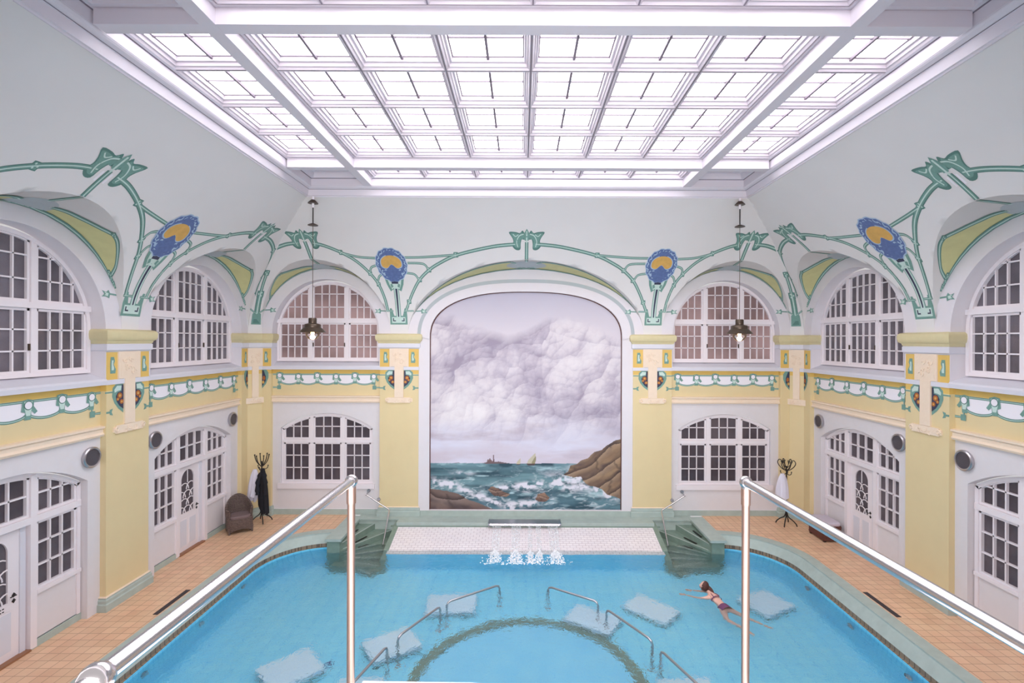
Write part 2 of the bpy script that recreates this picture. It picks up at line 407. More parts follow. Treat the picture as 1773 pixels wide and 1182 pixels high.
# ------------------------------------------------------------------ pilasters
def offs_profile(mb, M, u0, u1, prof, mat, back=-.3):   # profile wrapped round three sides
    rows = []
    for o, z in prof: rows.append([M(u0-o, back, z), M(u0-o, o, z), M(u1+o, o, z), M(u1+o, back, z)])
    mb.grid(rows, mat)
def heart_paint(mb, P, u, z, s):         # half hearts each side of the strip (s scales)
    for sg in (-1, 1):
        def pl(pts, m, off): mb.ngon([P(u+sg*a*s, off, z+b*s) for a, b in pts], m)
        pl([(.15, .27), (.34, .28), (.43, .2), (.44, .02), (.38, -.12), (.28, -.24), (.15, -.34)], 'teal', .004)
        pl([(.15, .25), (.20, .25), (.2, .12), (.3, .1), (.35, .02), (.33, -.08), (.26, -.18), (.15, -.26)], 'navy', .007)
        pl([(.2, .23), (.32, .24), (.39, .16), (.38, .1), (.3, .13), (.22, .14)], 'teal_light', .008)
        for cx, cz, r in ((.25, .03, .065), (.2, -.1, .05), (.3, -.04, .04)):
            mb.fan([P(u+sg*(cx+r*cos(q*PI/5))*s, .010, z+(cz+r*sin(q*PI/5))*s) for q in range(10)], 'brown_orange')
            mb.fan([P(u+sg*(cx+r*.45*cos(q*PI/4))*s, .012, z+(cz+r*.45*sin(q*PI/4))*s) for q in range(8)], 'med_gold')
def glyph(mb, P, u, z, w, h):
    mb.ngon([P(u+a*w, .004, z+b*h) for a, b in ((-.4, 1), (.3, 1), (.5, .5), (.25, .1), (.7, -.5), (.6, -1), (-.5, -1), (-.5, .2))], 'teal')
    mb.ngon([P(u+a*w*.5, .007, z+b*h*.6) for a, b in ((-.4, 1), (.3, 1), (.2, .1), (.6, -.5), (.4, -1), (-.5, -1), (-.5, .2))], 'teal_light')
def relief(mb, P, u, z, w, h, n=9, seed=1, mat='cream'):
    r = random.Random(seed)
    for i in range(n):
        a, b = r.uniform(-w, w), r.uniform(-h, h); q0 = r.uniform(0, 6)
        pts = [P(u+a+.05*cos(q0+t*.5)*(1-t/14), .012, z+b+.05*sin(q0+t*.5)*(1-t/14)) for t in range(10)]
        mb.tube(pts, .010, mat, 5)
def pilaster(M, u0, u1, label, spec='full'):
    uc = (u0+u1)/2; root = thing('pilaster', label, 'pilaster', M(uc, 0, 0), group=None)
    L = Vector(M(uc, 0, 0))
    def b(mb, n, **k):
        o = mb.build(n, smooth=k.pop('smooth', False), loc=tuple(L), **k); o.location = (0, 0, 0); o.parent = root; return o
    s = MB(); s.box(u0, u1, -.36, 0, .27, 4.45, 'yellow', M); s.box(u0, u1, -.36, 0, 4.45, 5.27, 'orange', M)
    s.box(u0-.02, u1+.02, -.36, .02, 4.575, 4.675, 'sill_white', M); b(s, 'shaft')
    s = MB(); offs_profile(s, M, u0, u1, [(0, 5.24), (.03, 5.27), (.05, 5.28), (.05, 5.40), (.02, 5.42)], 'sill_white'); b(s, 'necking')
    s = MB(); offs_profile(s, M, u0, u1, [(.03, 5.41), (.05, 5.43), (.06, 5.47), (.10, 5.50), (.115, 5.55), (.12, 5.62), (.11, 5.67), (.08, 5.70), (0, 5.715)], 'capital_paint')
    b(s, 'capital', smooth=True)
    s = MB(); offs_profile(s, M, u0, u1, [(.07, 0), (.07, .14), (.05, .16), (.05, .22), (.035, .24), (.035, .27), (0, .285)], 'stone_green', -.2); b(s, 'plinth')
    s = MB(); offs_profile(s, M, u0, u1, [(.038, .27), (.03, .286), (0, .29)], 'cream', -.2); b(s, 'plinth_cap')
    def deco(P, u, k=1., sd=1):
        s = MB(); s.box(u-.30*k, u+.30*k, -.01, .025, 4.68, 5.25, 'cream', P)
        s.box(u-.24*k, u+.24*k, .0, .03, 4.74, 5.19, 'cream', P)
        relief(s, lambda a, o, z: P(a, .025+o, z), u, 4.96, .16*k, .15, 12, sd); b(s, 'relief_plaque')
        s = MB(); s.box(u-.14*k, u+.14*k, -.01, .035, 3.72, 4.68, 'cream', P); b(s, 'strip')
        s = MB(); s.box(u-.36*k, u+.36*k, -.01, .04, 3.55, 3.715, 'cream', P)
        for sg in (-1, 1):
            s.tube([P(u+sg*k*(.36+.055*cos(t*.6)*(1-t/16)), .045, 3.63+.06*sin(t*.6)*(1-t/16)) for t in range(14)], .014, 'cream', 6)
            s.box(u+sg*k*.34, u+sg*k*.42, -.01, .035, 3.58, 3.69, 'cream', P)
        relief(s, lambda a, o, z: P(a, .03+o, z), u, 3.62, .26*k, .03, 7, sd+5); b(s, 'scroll_plaque')
        s = MB(); heart_paint(s, P, u, 4.3, k)
        for sg in (-1, 1):
            s.box(u+sg*.14*k, u+sg*.26*k, 0, .01, 4.675, 4.71, 'navy', P)
            glyph(s, P, u+sg*.43*k, 4.97, .12, .17)
            # line endings painted on the shaft
            if k == 1: s.box(u+sg*.47, u+sg*(u1-u0)/2, 0, .004, 3.99, 4.03, 'teal', P); s.ngon([P(u+sg*a, .005, 4.01+b_) for a, b_ in ((.42, .07), (.5, .05), (.5, -.05), (.42, -.07), (.45, 0))], 'teal')
            s.box(u+sg*.42*k, u+sg*(.61 if k == 1 else .46*k), 0, .003, 4.4, 4.43, 'teal', P)
        b(s, 'painted_ornament')
    deco(M, uc)
    return root
pilaster(ML, 10.18, 11.34, 'tall yellow pilaster on the left wall between the two glazed door bays')
pilaster(MR, 10.18, 11.34, 'tall yellow pilaster on the right wall between the two glazed door bays')
pilaster(MK, -4.585, -3.37, 'yellow pilaster on the back wall just left of the seascape mural')
pilaster(MK, 3.37, 4.585, 'yellow pilaster on the back wall just right of the seascape mural')
pilaster(ML, 5.3, 6.54, 'yellow pilaster of the left wall beside the balcony')
pilaster(MR, 5.3, 6.54, 'yellow pilaster of the right wall beside the balcony')
# corner pilasters: L shaped with a chamfer carrying the plaques
def corner(sx, label):
    root = thing('corner_pilaster', label, 'pilaster', (sx*A, D, 0))
    L = (sx*A, D, 0)
    def b(mb, n, smooth=False):
        o = mb.build(n, smooth=smooth, loc=L); o.location = (0, 0, 0); o.parent = root
    # plan outline (distance off = offset outwards)
    def plan(o):
        q = o*.414
        return [(A+.3, 15.10-o), (A-o, 15.10-o), (A-o, 15.42-q), (8.28-q, D-o), (8.0-o, D-o), (8.0-o, D+.3)]
    def rows(prof, mat, n, smooth=False, mb=None):
        s = mb or MB(); s.grid([[(sx*x, y, z) for x, y in plan(o)] for o, z in prof], mat)
        if mb is None: b(s, n, smooth)
    s = MB(); rows([(0, .27), (0, 4.45)], 'yellow', '', mb=s); rows([(0, 4.45), (0, 5.27)], 'orange', '', mb=s)
    rows([(0, 4.57), (.02, 4.575), (.02, 4.675), (0, 4.68)], 'sill_white', '', mb=s); b(s, 'shaft')
    rows([(0, 5.24), (.03, 5.27), (.05, 5.28), (.05, 5.40), (.02, 5.42)], 'sill_white', 'necking')
    rows([(.03, 5.41), (.05, 5.43), (.06, 5.47), (.10, 5.50), (.115, 5.55), (.12, 5.62), (.11, 5.67), (.08, 5.70), (-.1, 5.715)], 'capital_paint', 'capital', True)
    rows([(.07, 0), (.07, .14), (.05, .16), (.05, .22), (.035, .24), (.035, .27), (0, .285)], 'stone_green', 'plinth')
    c = Vector((sx*(A+8.28)/2, (15.42+D)/2, 0)); t = Vector((sx*(8.28-A), D-15.42, 0)).normalized(); n = Vector((-sx*.36, -.26, 0)).normalized()
    P = lambda u, o, z: tuple(c+t*u+n*o+Vector((0, 0, z)))
    kk = .62
    s = MB(); s.box(-.23, .23, -.01, .025, 4.68, 5.25, 'cream', P); relief(s, lambda a, o, z: P(a, .02+o, z), 0, 4.96, .13, .16, 10, 4); b(s, 'relief_plaque')
    s = MB(); s.box(-.1, .1, -.01, .035, 3.72, 4.68, 'cream', P); b(s, 'strip')
    s = MB(); s.box(-.34, .34, .0, .045, 3.54, 3.715, 'cream', P); relief(s, lambda a, o, z: P(a, .04+o, z), 0, 3.62, .26, .03, 8, 6); b(s, 'scroll_plaque')
    s = MB()
    Pa = lambda u, o, z: (sx*(A-o), 15.42-u, z)    # painted half hearts wrap on to both flanks
    Pb = lambda u, o, z: (sx*(8.28-u), D-o, z)
    for Q in (Pa, Pb):
        s = MB()
        s.ngon([Q(a, .004, 4.3+b_) for a, b_ in ((0, .27), (.13, .28), (.2, .18), (.2, .02), (.12, -.18), (0, -.32))], 'teal')
        s.ngon([Q(a, .007, 4.3+b_) for a, b_ in ((0, .25), (.05, .25), (.12, .06), (.12, -.08), (0, -.26))], 'navy')
        s.fan([Q(.06+.045*cos(q*PI/4), .01, 4.31+.07*sin(q*PI/4)) for q in range(8)], 'brown_orange')
        s.fan([Q(.04+.035*cos(q*PI/4), .01, 4.18+.05*sin(q*PI/4)) for q in range(8)], 'med_gold')
        glyph(s, Q, .12, 4.97, .10, .17); b(s, 'painted_ornament')
corner(-1, 'yellow chamfered pilaster in the far left corner behind the black coat stand')
corner(1, 'yellow chamfered pilaster in the far right corner behind the iron coat stand')

# ------------------------------------------------------------------ painted line work
def ribbon(mb, P, pts, w, mat, off=.004, n=6, w1=None, smooth=True):
    pts = smooth_path(pts, n) if smooth else pts
    N = len(pts); L = []; Rr = []
    for i in range(N):
        a = pts[max(i-1, 0)]; b = pts[min(i+1, N-1)]; dx, dz = b[0]-a[0], b[1]-a[1]; l = math.hypot(dx, dz) or 1
        ww = (w if w1 is None else w+(w1-w)*i/(N-1))/2; nx, nz = -dz/l*ww, dx/l*ww
        L.append(P(pts[i][0]+nx, off, pts[i][1]+nz)); Rr.append(P(pts[i][0]-nx, off, pts[i][1]-nz))
    mb.grid([L, Rr], mat)
def vine(mb, P, pts, w=.085, n=6, smooth=True):
    ribbon(mb, P, pts, w, 'teal_dark', .004, n, smooth=smooth); ribbon(mb, P, pts, w*.68, 'teal', .007, n, smooth=smooth); ribbon(mb, P, pts, w*.2, 'teal_light', .010, n, smooth=smooth)
def knot(mb, P, u, z, s, seed=0):        # a small carved-looking node
    r = random.Random(seed)
    pts = []
    for q in range(12):
        a = q*PI/6+PI/4; rr = s*(1.12 if q % 3 == 0 else .86); pts.append((u+rr*cos(a), z+rr*sin(a)))
    mb.fan([P(a, .006, b) for a, b in pts], 'teal_dark', P(u, .006, z))
    mb.fan([P(u+(a-u)*.75, .009, z+(b-z)*.75) for a, b in pts], 'teal', P(u, .009, z))
    for q in range(3):
        a = q*2.1+seed; mb.fan([P(u+s*.45*cos(a)+s*.2*cos(t*PI/3), .012, z+s*.45*sin(a)+s*.2*sin(t*PI/3)) for t in range(6)], 'teal_light')
def crown_orn(mb, P, u, z, k=1.):
    for sg in (-1, 1):
        leaf = [(.04, .1), (.1, .2), (.17, .15), (.27, .17), (.44, .17), (.36, .06), (.33, -.02), (.36, -.11), (.27, -.19), (.16, -.18), (.15, -.06), (.12, .03), (.06, .02)]
        pts = smooth_path([(u+sg*a*k*1.08, z+b*k*1.08) for a, b in leaf], 3, True)
        mb.ngon([P(a, .006, b) for a, b in pts], 'teal_dark')
        cx, cz = u+sg*.25*k, z+.03*k
        mb.ngon([P(cx+(a-cx)*.8, .009, cz+(b-cz)*.8) for a, b in pts], 'teal')
        ribbon(mb, P, [(u+sg*.08*k, z+.14*k), (u+sg*.2*k, z+.1*k), (u+sg*.27*k, z-.02*k), (u+sg*.24*k, z-.14*k)], .022*k, 'teal_light', .012)
        ribbon(mb, P, [(u+sg*.22*k, z+.13*k), (u+sg*.3*k, z+.09*k), (u+sg*.37*k, z+.14*k)], .018*k, 'teal_light', .012)
    mb.fan([P(u+a*k, .012, z+b*k) for a, b in ((-.1, .1), (-.05, .19), (0, .25), (.05, .19), (.1, .1), (.05, 0), (-.05, 0))], 'teal')
    ribbon(mb, P, [(u, z+.2*k), (u, z-.05*k)], .035*k, 'teal_light', .014)
def tail(mb, P, u, z, sg):               # little finial
    ribbon(mb, P, [(u, z), (u+sg*.18, z+.01)], .035, 'teal', .006, smooth=False)
    mb.ngon([P(u+sg*a, .008, z+b) for a, b in ((.16, .02), (.2, .09), (.26, .04), (.36, .07), (.3, .0), (.37, -.06), (.26, -.05), (.18, -.08))], 'teal')
    mb.ngon([P(u+sg*a, .011, z+b) for a, b in ((.2, .02), (.25, .03), (.31, .04), (.27, .0), (.31, -.03), (.22, -.04))], 'teal_light')
def medallion(mb, P, u, k=1.):
    z = 7.73
    # dark framed base and stem
    base = [(-.27, 6.02), (.27, 6.02), (.28, 6.2), (.24, 6.44), (.17, 6.44), (.19, 6.2), (-.19, 6.2), (-.17, 6.44), (-.24, 6.44), (-.28, 6.2)]
    mb.ngon([P(u+a, .005, b) for a, b in ((-.27, 6.0), (.27, 6.0), (.27, 6.27), (-.27, 6.27))], 'teal')
    for sg in (-1, 1): mb.ngon([P(u+sg*a, .005, b) for a, b in ((.13, 6.26), (.27, 6.26), (.26, 6.5), (.2, 6.5))], 'teal')
    mb.ngon([P(u+a, .008, b) for a, b in ((-.21, 6.05), (.21, 6.05), (.21, 6.23), (-.21, 6.23))], 'teal_light')
    for sg in (-1, 1):
        mb.ngon([P(u+sg*a, .011, b) for a, b in ((.09, 6.1), (.18, 6.1), (.18, 6.2), (.15, 6.2), (.15, 6.13), (.09, 6.13))], 'navy')
    ribbon(mb, P, [(u, 6.2), (u, 6.6), (u+.01, 7.15)], .16, 'teal', .006); ribbon(mb, P, [(u, 6.2), (u, 6.6), (u+.01, 7.12)], .12, 'teal_light', .009)
    ribbon(mb, P, [(u, 6.24), (u, 6.6), (u+.01, 7.08)], .035, 'navy', .012, w1=.06)
    lat = [(-.3, 7.42), (-.25, 7.2), (-.16, 7.0), (-.09, 7.05), (0, 7.1), (.09, 7.05), (.16, 7.0), (.25, 7.2), (.3, 7.42), (.12, 7.3), (-.12, 7.3)]
    mb.fan([P(u+a, .007, b) for a, b in lat], 'teal', P(u, .007, 7.2)); mb.fan([P(u+a*.7, .010, 7.2+(b-7.2)*.7) for a, b in lat], 'teal_light', P(u, .010, 7.2))
    for sg in (-1, 1): mb.ngon([P(u+sg*a, .013, b) for a, b in ((.06, 7.14), (.12, 7.1), (.15, 7.2), (.09, 7.22))], 'teal')
    mb.ngon([P(u+a, .013, b) for a, b in ((-.1, 7.22), (.1, 7.22), (.1, 7.34), (-.1, 7.34))], 'navy')
    def ring(r, off, m, wob=.0, zc=z):
        pts = []
        for q in range(48):
            a = q*2*PI/48; rr = r*(1+wob*cos(a*14)); y = sin(a); sh = 1-.10*(1-y)*.5
            pts.append(P(u+rr*cos(a)*.98*sh, off, zc+rr*y*(.86 if y > 0 else .94)))
        mb.fan(pts, m, P(u, off, zc))
    ring(.50, .012, 'med_pale', .03); ring(.475, .015, 'med_blue', .03)
    rs = random.Random(11)
    for q in range(30):                  # pale leafy scrolls in the blue border
        a = q*2*PI/30; r = .40; c0, s0 = u+r*cos(a), z+.035*0+.88*r*sin(a); t0 = a+(1.1 if q % 2 else -1.1)
        ribbon(mb, P, [(c0-.045*cos(t0), s0-.045*sin(t0)), (c0+.012*cos(a), s0+.012*sin(a)), (c0+.045*cos(t0+.9), s0+.045*sin(t0+.9))], .036, 'med_pale', .019, 3, w1=.012)
    for q in range(15):
        a = -PI/2+(q % 8-3.5)*.34; r = .18+.09*(q // 8); c0, s0 = u+r*1.25*cos(a), z-.06+r*1.05*sin(a); t0 = rs.uniform(0, 6)
        ribbon(mb, P, [(c0-.04*cos(t0), s0-.04*sin(t0)), (c0, s0), (c0+.04*cos(t0+1), s0+.04*sin(t0+1))], .038, 'med_pale', .019, 3, w1=.012)
    hp = []
    for q in range(40):                  # golden kidney (inverted heart)
        a = q*2*PI/40; x = .30*cos(a); y = .21*sin(a)
        if sin(a) < 0: y = -.17*abs(sin(a))**.6*(1-.8*math.exp(-(x/.10)**2))
        hp.append((x, y*.92+.045))
    mb.fan([P(u+x*1.09, .022, z+.07+(y-.07)*1.12) for x, y in hp], 'med_pale', P(u, .022, z+.16)); mb.fan([P(u+x, .026, z+y) for x, y in hp], 'med_gold', P(u, .026, z+.16))
CR = lambda M, R: (lambda u, o, z: M(u, run(z, R)+o, z))
def side_arc(mb, P, c, sg, lw, arc, to_med=None):
    vine(mb, P, [(c+sg*a, b) for a, b in arc])
trim_i = 7
def soffit_paint(mb, M, R, c, w, kind):
    S_ = lambda p, o, t: lun_pt(M, R, c, w, p, t, off=o)
    for sg in (-1, 1):
        A_ = (lambda d: math.radians(d)) if sg < 0 else (lambda d: PI-math.radians(d))
        up = smooth_path([(33, .09), (34.5, .35), (38, .60), (45, .77), (52, .84), (57, .82), (63, .60), (71, .44), (78, .37), (82, .28), (84, .1)], 5)
        if kind == 'mural': up = smooth_path([(22, .06), (32, .3), (45, .55), (58, .72), (68, .8), (77, .84), (83, .85), (85, .5), (84, .1)], 5)
        lo = .07
        P1 = [S_(A_(d), .006, max(t, lo)) for d, t in up]; P0 = [S_(A_(d), .006, lo) for d, t in up]
        mb.grid([P0, P1], 'olive')
        Q = lambda a, o, t: S_(A_(a*57.2958/1.), o+.004, t)
        wv = .05/w*2.0
        # border lines; metric: angle*w ~ metres, t*~1m
        def rb(pts, width, m, off):
            pts = smooth_path(pts, 4); N = len(pts); L = []; Rr = []
            for i in range(N):
                a = pts[max(i-1, 0)]; b = pts[min(i+1, N-1)]; sc = w*PI/180
                dx, dz = (b[0]-a[0])*sc, (b[1]-a[1])*.8; l = math.hypot(dx, dz) or 1
                nx, nz = -dz/l*width/2/sc, dx/l*width/2/.8
                L.append(S_(A_(pts[i][0]+nx), off, pts[i][1]+nz)); Rr.append(S_(A_(pts[i][0]-nx), off, pts[i][1]-nz))
            mb.grid([L, Rr], m)
        for width, m, off in ((.10, 'teal_dark', .010), (.07, 'teal', .013), (.02, 'teal_light', .016)):
            rb([(32, .10), (34, .36), (37.5, .61), (44.5, .79), (52, .87), (57.5, .83)] if kind != 'mural' else [(20, .06), (32, .3), (45, .56), (58, .74), (68, .83), (78, .87), (83, .86)], width, m, off)
            rb([(57, .83), (63, .62), (71, .46), (78, .39), (83, .3), (86, .16), (90, .1)] if kind != 'mural' else [(83, .86), (85.5, .6), (86, .3), (90, .1)], width, m, off)
            rb([(18 if kind == 'mural' else 26, .08), (35, .07), (60, .07), (90, .07)], width, m, off)
        for d, t in ((34, .16), (30.5, .13), (27, .18), (57, .85), (87, .12)):
            if kind == 'mural' and d == 57: continue
            Pk = lambda a, o, b: S_(A_(a*180/PI/w), .012+o, b)
            knot(mb, Pk, math.radians(d)*w, t, .105 if d < 50 else .075, int(d))
for M, R, Bs, nm in ((ML, RS, SB, 'L'), (MR, RS, SB, 'R'), (MK, RB, BB, 'B')):
    P = CR(M, R)
    for bi, (c, h, w, ow, oh, lw) in enumerate(Bs):
        mb = MB(); far = {'L': 1, 'R': 1, 'B': -1 if c < 0 else 1}[nm]     # which side faces the corner
        corner_side = {('L', 1): 1, ('R', 1): 1, ('B', 0): -1, ('B', 1): 1}.get((nm, bi), 0)
        kx = w/2.04
        for sg in (-1, 1):
            if sg == corner_side:
                arc = [(.2, 8.26), (.6, 8.22), (1.08, 8.06), (1.45, 7.75)]
                arc += [(1.66, 7.4), (1.86, 6.95), (1.98 if nm == 'B' else 2.1, 6.75)]
            else: arc = [(.2, 8.26), (.5, 8.2), (.92, 8.04), (1.3, 7.82), (1.62, 7.5), (1.81, 7.2), (1.93, 6.8), (1.99, 6.42)]
            arc = [(a*kx if a > .3 else a, b) for a, b in arc]
            vine(mb, P, [(c+sg*a, b) for a, b in arc])
            for i, (a, b) in enumerate(arc[2:6:1]):
                if i in (0, 2, 3): knot(mb, P, c+sg*a, b, .075, i)
            tt = w-.24                                                      # finials over the springers
            if sg != corner_side: vine(mb, P, [(c+sg*(w+.12), 6.42), (c+sg*w, 6.42), (c+sg*.95*w, 6.42)], .05, 2)
        crown_orn(mb, P, c, 8.33)
        for q in (-1, 1): ribbon(mb, P, [(c+q*.085, 8.27), (c+q*.085, 8.12)], .035, 'paint_white', .005, smooth=False)
        vine(mb, P, [(c, 8.3), (c, 8.1), (c, 7.88)], .1)
        Sv = lambda u, o, t: (lambda q: lun_pt(M, R, c, w, PI/2+(u)/w, t, off=o))(0)
        vine(mb, Sv, [(0, 1.), (0, .8), (0, .6), (0, .35), (0, .1)], .10, 3)
        mb.fan([lun_pt(M, R, c, w, PI/2+.19*cos(q*PI/12)*(2.1/w), .12+.42*sin(q*PI/12), off=.0035) for q in range(13)], 'grey_band')
        knot(mb, Sv, 0, .1, .09, 3)
        soffit_paint(mb, M, R, c, w, 'win')
        # finials on the arch band
        for sg in (-1, 1):
            if sg == corner_side: vine(mb, P, [(c+sg*(w+.06), 6.36), (c+sg*w, 6.42), (c+sg*.95*w, 6.44)], .045, 2)
            if sg == corner_side: tail(mb, lambda u, o, z: M(u, o, z), c+sg*.935*w, 6.44, -sg)
            else: tail(mb, lambda u, o, z: M(u, o, z), c+sg*.935*w, 6.42, -sg)
        mb.build('trim_%d' % trim_i, kind='structure'); trim_i += 1
# mural arch lines and medallions
P = CR(MK, RB); mb = MB()
for sg in (-1, 1):
    vine(mb, P, [(sg*a, b) for a, b in ((.25, 8.25), (.97, 8.19), (2.0, 7.99), (2.6, 7.76), (2.95, 7.56), (3.25, 7.3), (3.5, 6.93), (3.66, 6.6), (3.74, 6.42))])
    for a, b in ((2.05, 7.99), (2.9, 7.6), (3.22, 7.33), (3.62, 6.7)): knot(mb, P, sg*a, b, .08, 2)
    vine(mb, P, [(sg*2.05, 7.99), (sg*3.0, 7.93), (sg*3.55, 7.92)], .06)
    vine(mb, P, [(sg*2.92, 7.62), (sg*3.05, 7.76), (sg*3.5, 7.78)], .06); vine(mb, P, [(sg*3.25, 7.34), (sg*3.35, 7.48), (sg*3.6, 7.52)], .06)
    # towards the window side
    vine(mb, P, [(sg*5.35, 8.03), (sg*4.9, 7.93), (sg*4.4, 7.9)], .06); vine(mb, P, [(sg*4.67, 7.52), (sg*4.6, 7.66), (sg*4.42, 7.72)], .06)
    vine(mb, P, [(sg*4.5, 7.25), (sg*4.42, 7.42), (sg*4.3, 7.48)], .06)
    vine(mb, P, [(sg*3.8, 6.42), (sg*3.6, 6.42), (sg*3.5, 6.42)], .05, 2); tail(mb, lambda u, o, z: MK(u, o, z), sg*3.46, 6.42, -sg)
    medallion(mb, P, sg*3.98)
crown_orn(mb, P, 0, 8.33, 1.05); vine(mb, P, [(0, 8.3), (0, 8.1), (0, 7.88)], .1)
Sv = lambda u, o, t: lun_pt(MK, RB, 0, 3.7, PI/2+u/3.7, t, off=o)
vine(mb, Sv, [(0, 1.), (0, .1)], .1, smooth=False)
mb.fan([lun_pt(MK, RB, 0, 3.7, PI/2+.17*cos(q*PI/8), .5+.4*sin(q*PI/8), off=.005) for q in range(16)], 'grey_band')
soffit_paint(mb, MK, RB, 0, 3.7, 'mural')
gb = []                                   # grey painted line round the mural
for i in range(61):
    p = PI*i/60; cc = cos(p); ss = max(sin(p), 0); gb.append((3.36*math.copysign(abs(cc)**.8, -cc), 5.6+1.78*ss**.85))
ribbon(mb, lambda u, o, z: MK(u, o, z), gb, .11, 'grey_band', .003, smooth=False)
mb.build('trim_%d' % trim_i, kind='structure'); trim_i += 1
for M in (ML, MR):                        # side medallions over the pilasters
    P = CR(M, RS); mb = MB(); medallion(mb, P, 10.76)
    for sg, c0 in ((-1, 8.36), (1, 13.22)):
        s2 = -sg
        e = lambda a: c0+s2*a*2.2/2.04
        vine(mb, P, [(e(.95), 8.02), (e(1.3), 7.96), (10.76+sg*.42, 7.88)], .06)
        vine(mb, P, [(e(1.62), 7.5), (e(1.68), 7.66), (10.76+sg*.44, 7.72)], .06); vine(mb, P, [(e(1.81), 7.2), (e(1.86), 7.4), (10.76+sg*.3, 7.46)], .06)
    mb.build('trim_%d' % trim_i, kind='structure'); trim_i += 1
for sx in (-1, 1):                        # corner stems
    mb = MB()
    def P(u, o, z, sx=sx):
        x = A-run(z, RS); y = D-run(z, RB); d = max(0, 1-(z-ZS)/2.6)
        c = Vector((x-.14*d, y-.18*d, z)); t = Vector((-.58, .81, 0)); n = Vector((-.81, -.58, 0))
        q = c+t*u+n*(o+.015); return (sx*q.x, q.y, q.z)
    mb.ngon([P(a, .004, b) for a, b in ((-.15, 5.98), (.15, 5.98), (.13, 6.3), (.05, 6.4), (-.05, 6.4), (-.13, 6.3))], 'teal')
    mb.ngon([P(a, .008, b) for a, b in ((-.1, 6.02), (.1, 6.02), (.07, 6.25), (-.07, 6.25))], 'teal_dark')
    vine(mb, P, [(0, 6.3), (0, 6.6), (0, 6.95)], .17); knot(mb, P, 0, 6.9, .12, 1); knot(mb, P, 0, 7.5, .09, 1)
    vine(mb, P, [(0, 6.95), (.0, 7.2), (0, 7.5)], .09)
    for sg in (-1, 1):
        vine(mb, P, [(0, 6.3), (sg*.12, 6.38), (sg*.22, 6.45)], .045)
        Pc = CR(MK if sg > 0 else (ML if sx < 0 else MR), RB if sg > 0 else RS)
        if sg > 0: vine(mb, Pc, [(sx*(6.2925+1.45), 7.75), (sx*7.7, 7.8), (sx*7.75, 7.6), (sx*7.95, 7.3)], .05)
    mb.build('trim_%d' % trim_i, kind='structure'); trim_i += 1
# garland friezes
def garland(M, c, h):
    global trim_i
    mb = MB(); P = lambda u, o, z: M(u, -WD+o, z); n = 5; u0 = c-h+.22; du = (2*h-.44)/n
    vine(mb, P, [(c-h, 4.42), (c+h, 4.42)], .045, smooth=False)
    for i in range(n):
        a = u0+i*du; sg = 1 if i % 2 == 0 else -1
        bot = [(a+du*t, 4.205-.10*sin(PI*min(1, t*1.0))**.6) for t in [j/8 for j in range(9)]]
        mb.grid([[P(u, .003, 4.41) for u, z in bot], [P(u, .003, z) for u, z in bot]], 'paint_white')
        vine(mb, P, bot, .05, 2)
    for i in range(n+1):
        a = u0+i*du; z = 4.385-(.03 if i % 2 else 0)
        mb.ngon([P(a+x, .011, z+y) for x, y in ((-.10, .09), (.0, .11), (.11, .08), (.10, -.02), (.17, -.12), (.12, -.16), (.06, -.1), (.05, -.25), (-.07, -.25), (-.05, -.12), (-.12, -.1))], 'teal')
        mb.ngon([P(a+x*.7, .014, z+y*.75) for x, y in ((-.10, .09), (.0, .11), (.11, .08), (.10, -.02), (.05, -.24), (-.05, -.24), (-.1, -.05))], 'teal_light')
        mb.fan([P(a+0.082*cos(q*PI/6), .017, z+0.082*sin(q*PI/6)) for q in range(12)], 'teal_dark'); mb.fan([P(a+0.066*cos(q*PI/6), .02, z+0.066*sin(q*PI/6)) for q in range(12)], 'paint_white')
    for sg in (-1, 1):
        e = c+sg*(h-.2); vine(mb, P, [(e, 4.2), (e, 4.01), (c+sg*h, 4.01)], .05, smooth=False)
        mb.ngon([P(e+x*sg, .012, 4.01+y) for x, y in ((-.06, -.06), (.06, -.06), (.06, .06), (-.06, .06))], 'teal')
    mb.build('trim_%d' % trim_i, kind='structure'); trim_i += 1
for M, Bs in ((ML, SB), (MR, SB), (MK, BB)):
    for b in Bs: garland(M, b[0], b[1])

# ------------------------------------------------------------------ windows and doors
win_i = 1
def bar_clip(mb, M, c, f, us, ztop_rows, zb, o0, o1, w, mat='frame_white'): pass
def arched_frame(mb, M, c, hw, zb, f, o0, o1, w=.06, mat='frame_white', bottom=True):
    N = 40; us = [c-hw*cos(PI*i/N) for i in range(N+1)]
    outer = [(c-hw, zb)]+[(u, f(u)) for u in us]+[(c+hw, zb)]
    inner = []
    cz = zb+.2*(f(c)-zb)
    n = len(outer)
    for i, (u, z) in enumerate(outer):
        a = outer[max(i-1, 0)]; b = outer[min(i+1, n-1)]; dx, dz = b[0]-a[0], b[1]-a[1]; l = math.hypot(dx, dz) or 1
        nu, nz = dz/l*w, -dx/l*w
        if i in (0, n-1): nu = w if i == 0 else -w; nz = 0
        uu = min(max(u+nu, c-hw+w), c+hw-w); inner.append((uu, z+nz))
    rows = [[M(u, o0, z) for u, z in outer], [M(u, o1, z) for u, z in outer], [M(u, o1, z) for u, z in inner], [M(u, o0, z) for u, z in inner]]
    mb.grid(rows, mat)
    if bottom: mb.box(c-hw+w, c+hw-w, o0, o1-.002, zb, zb+w, mat, M)
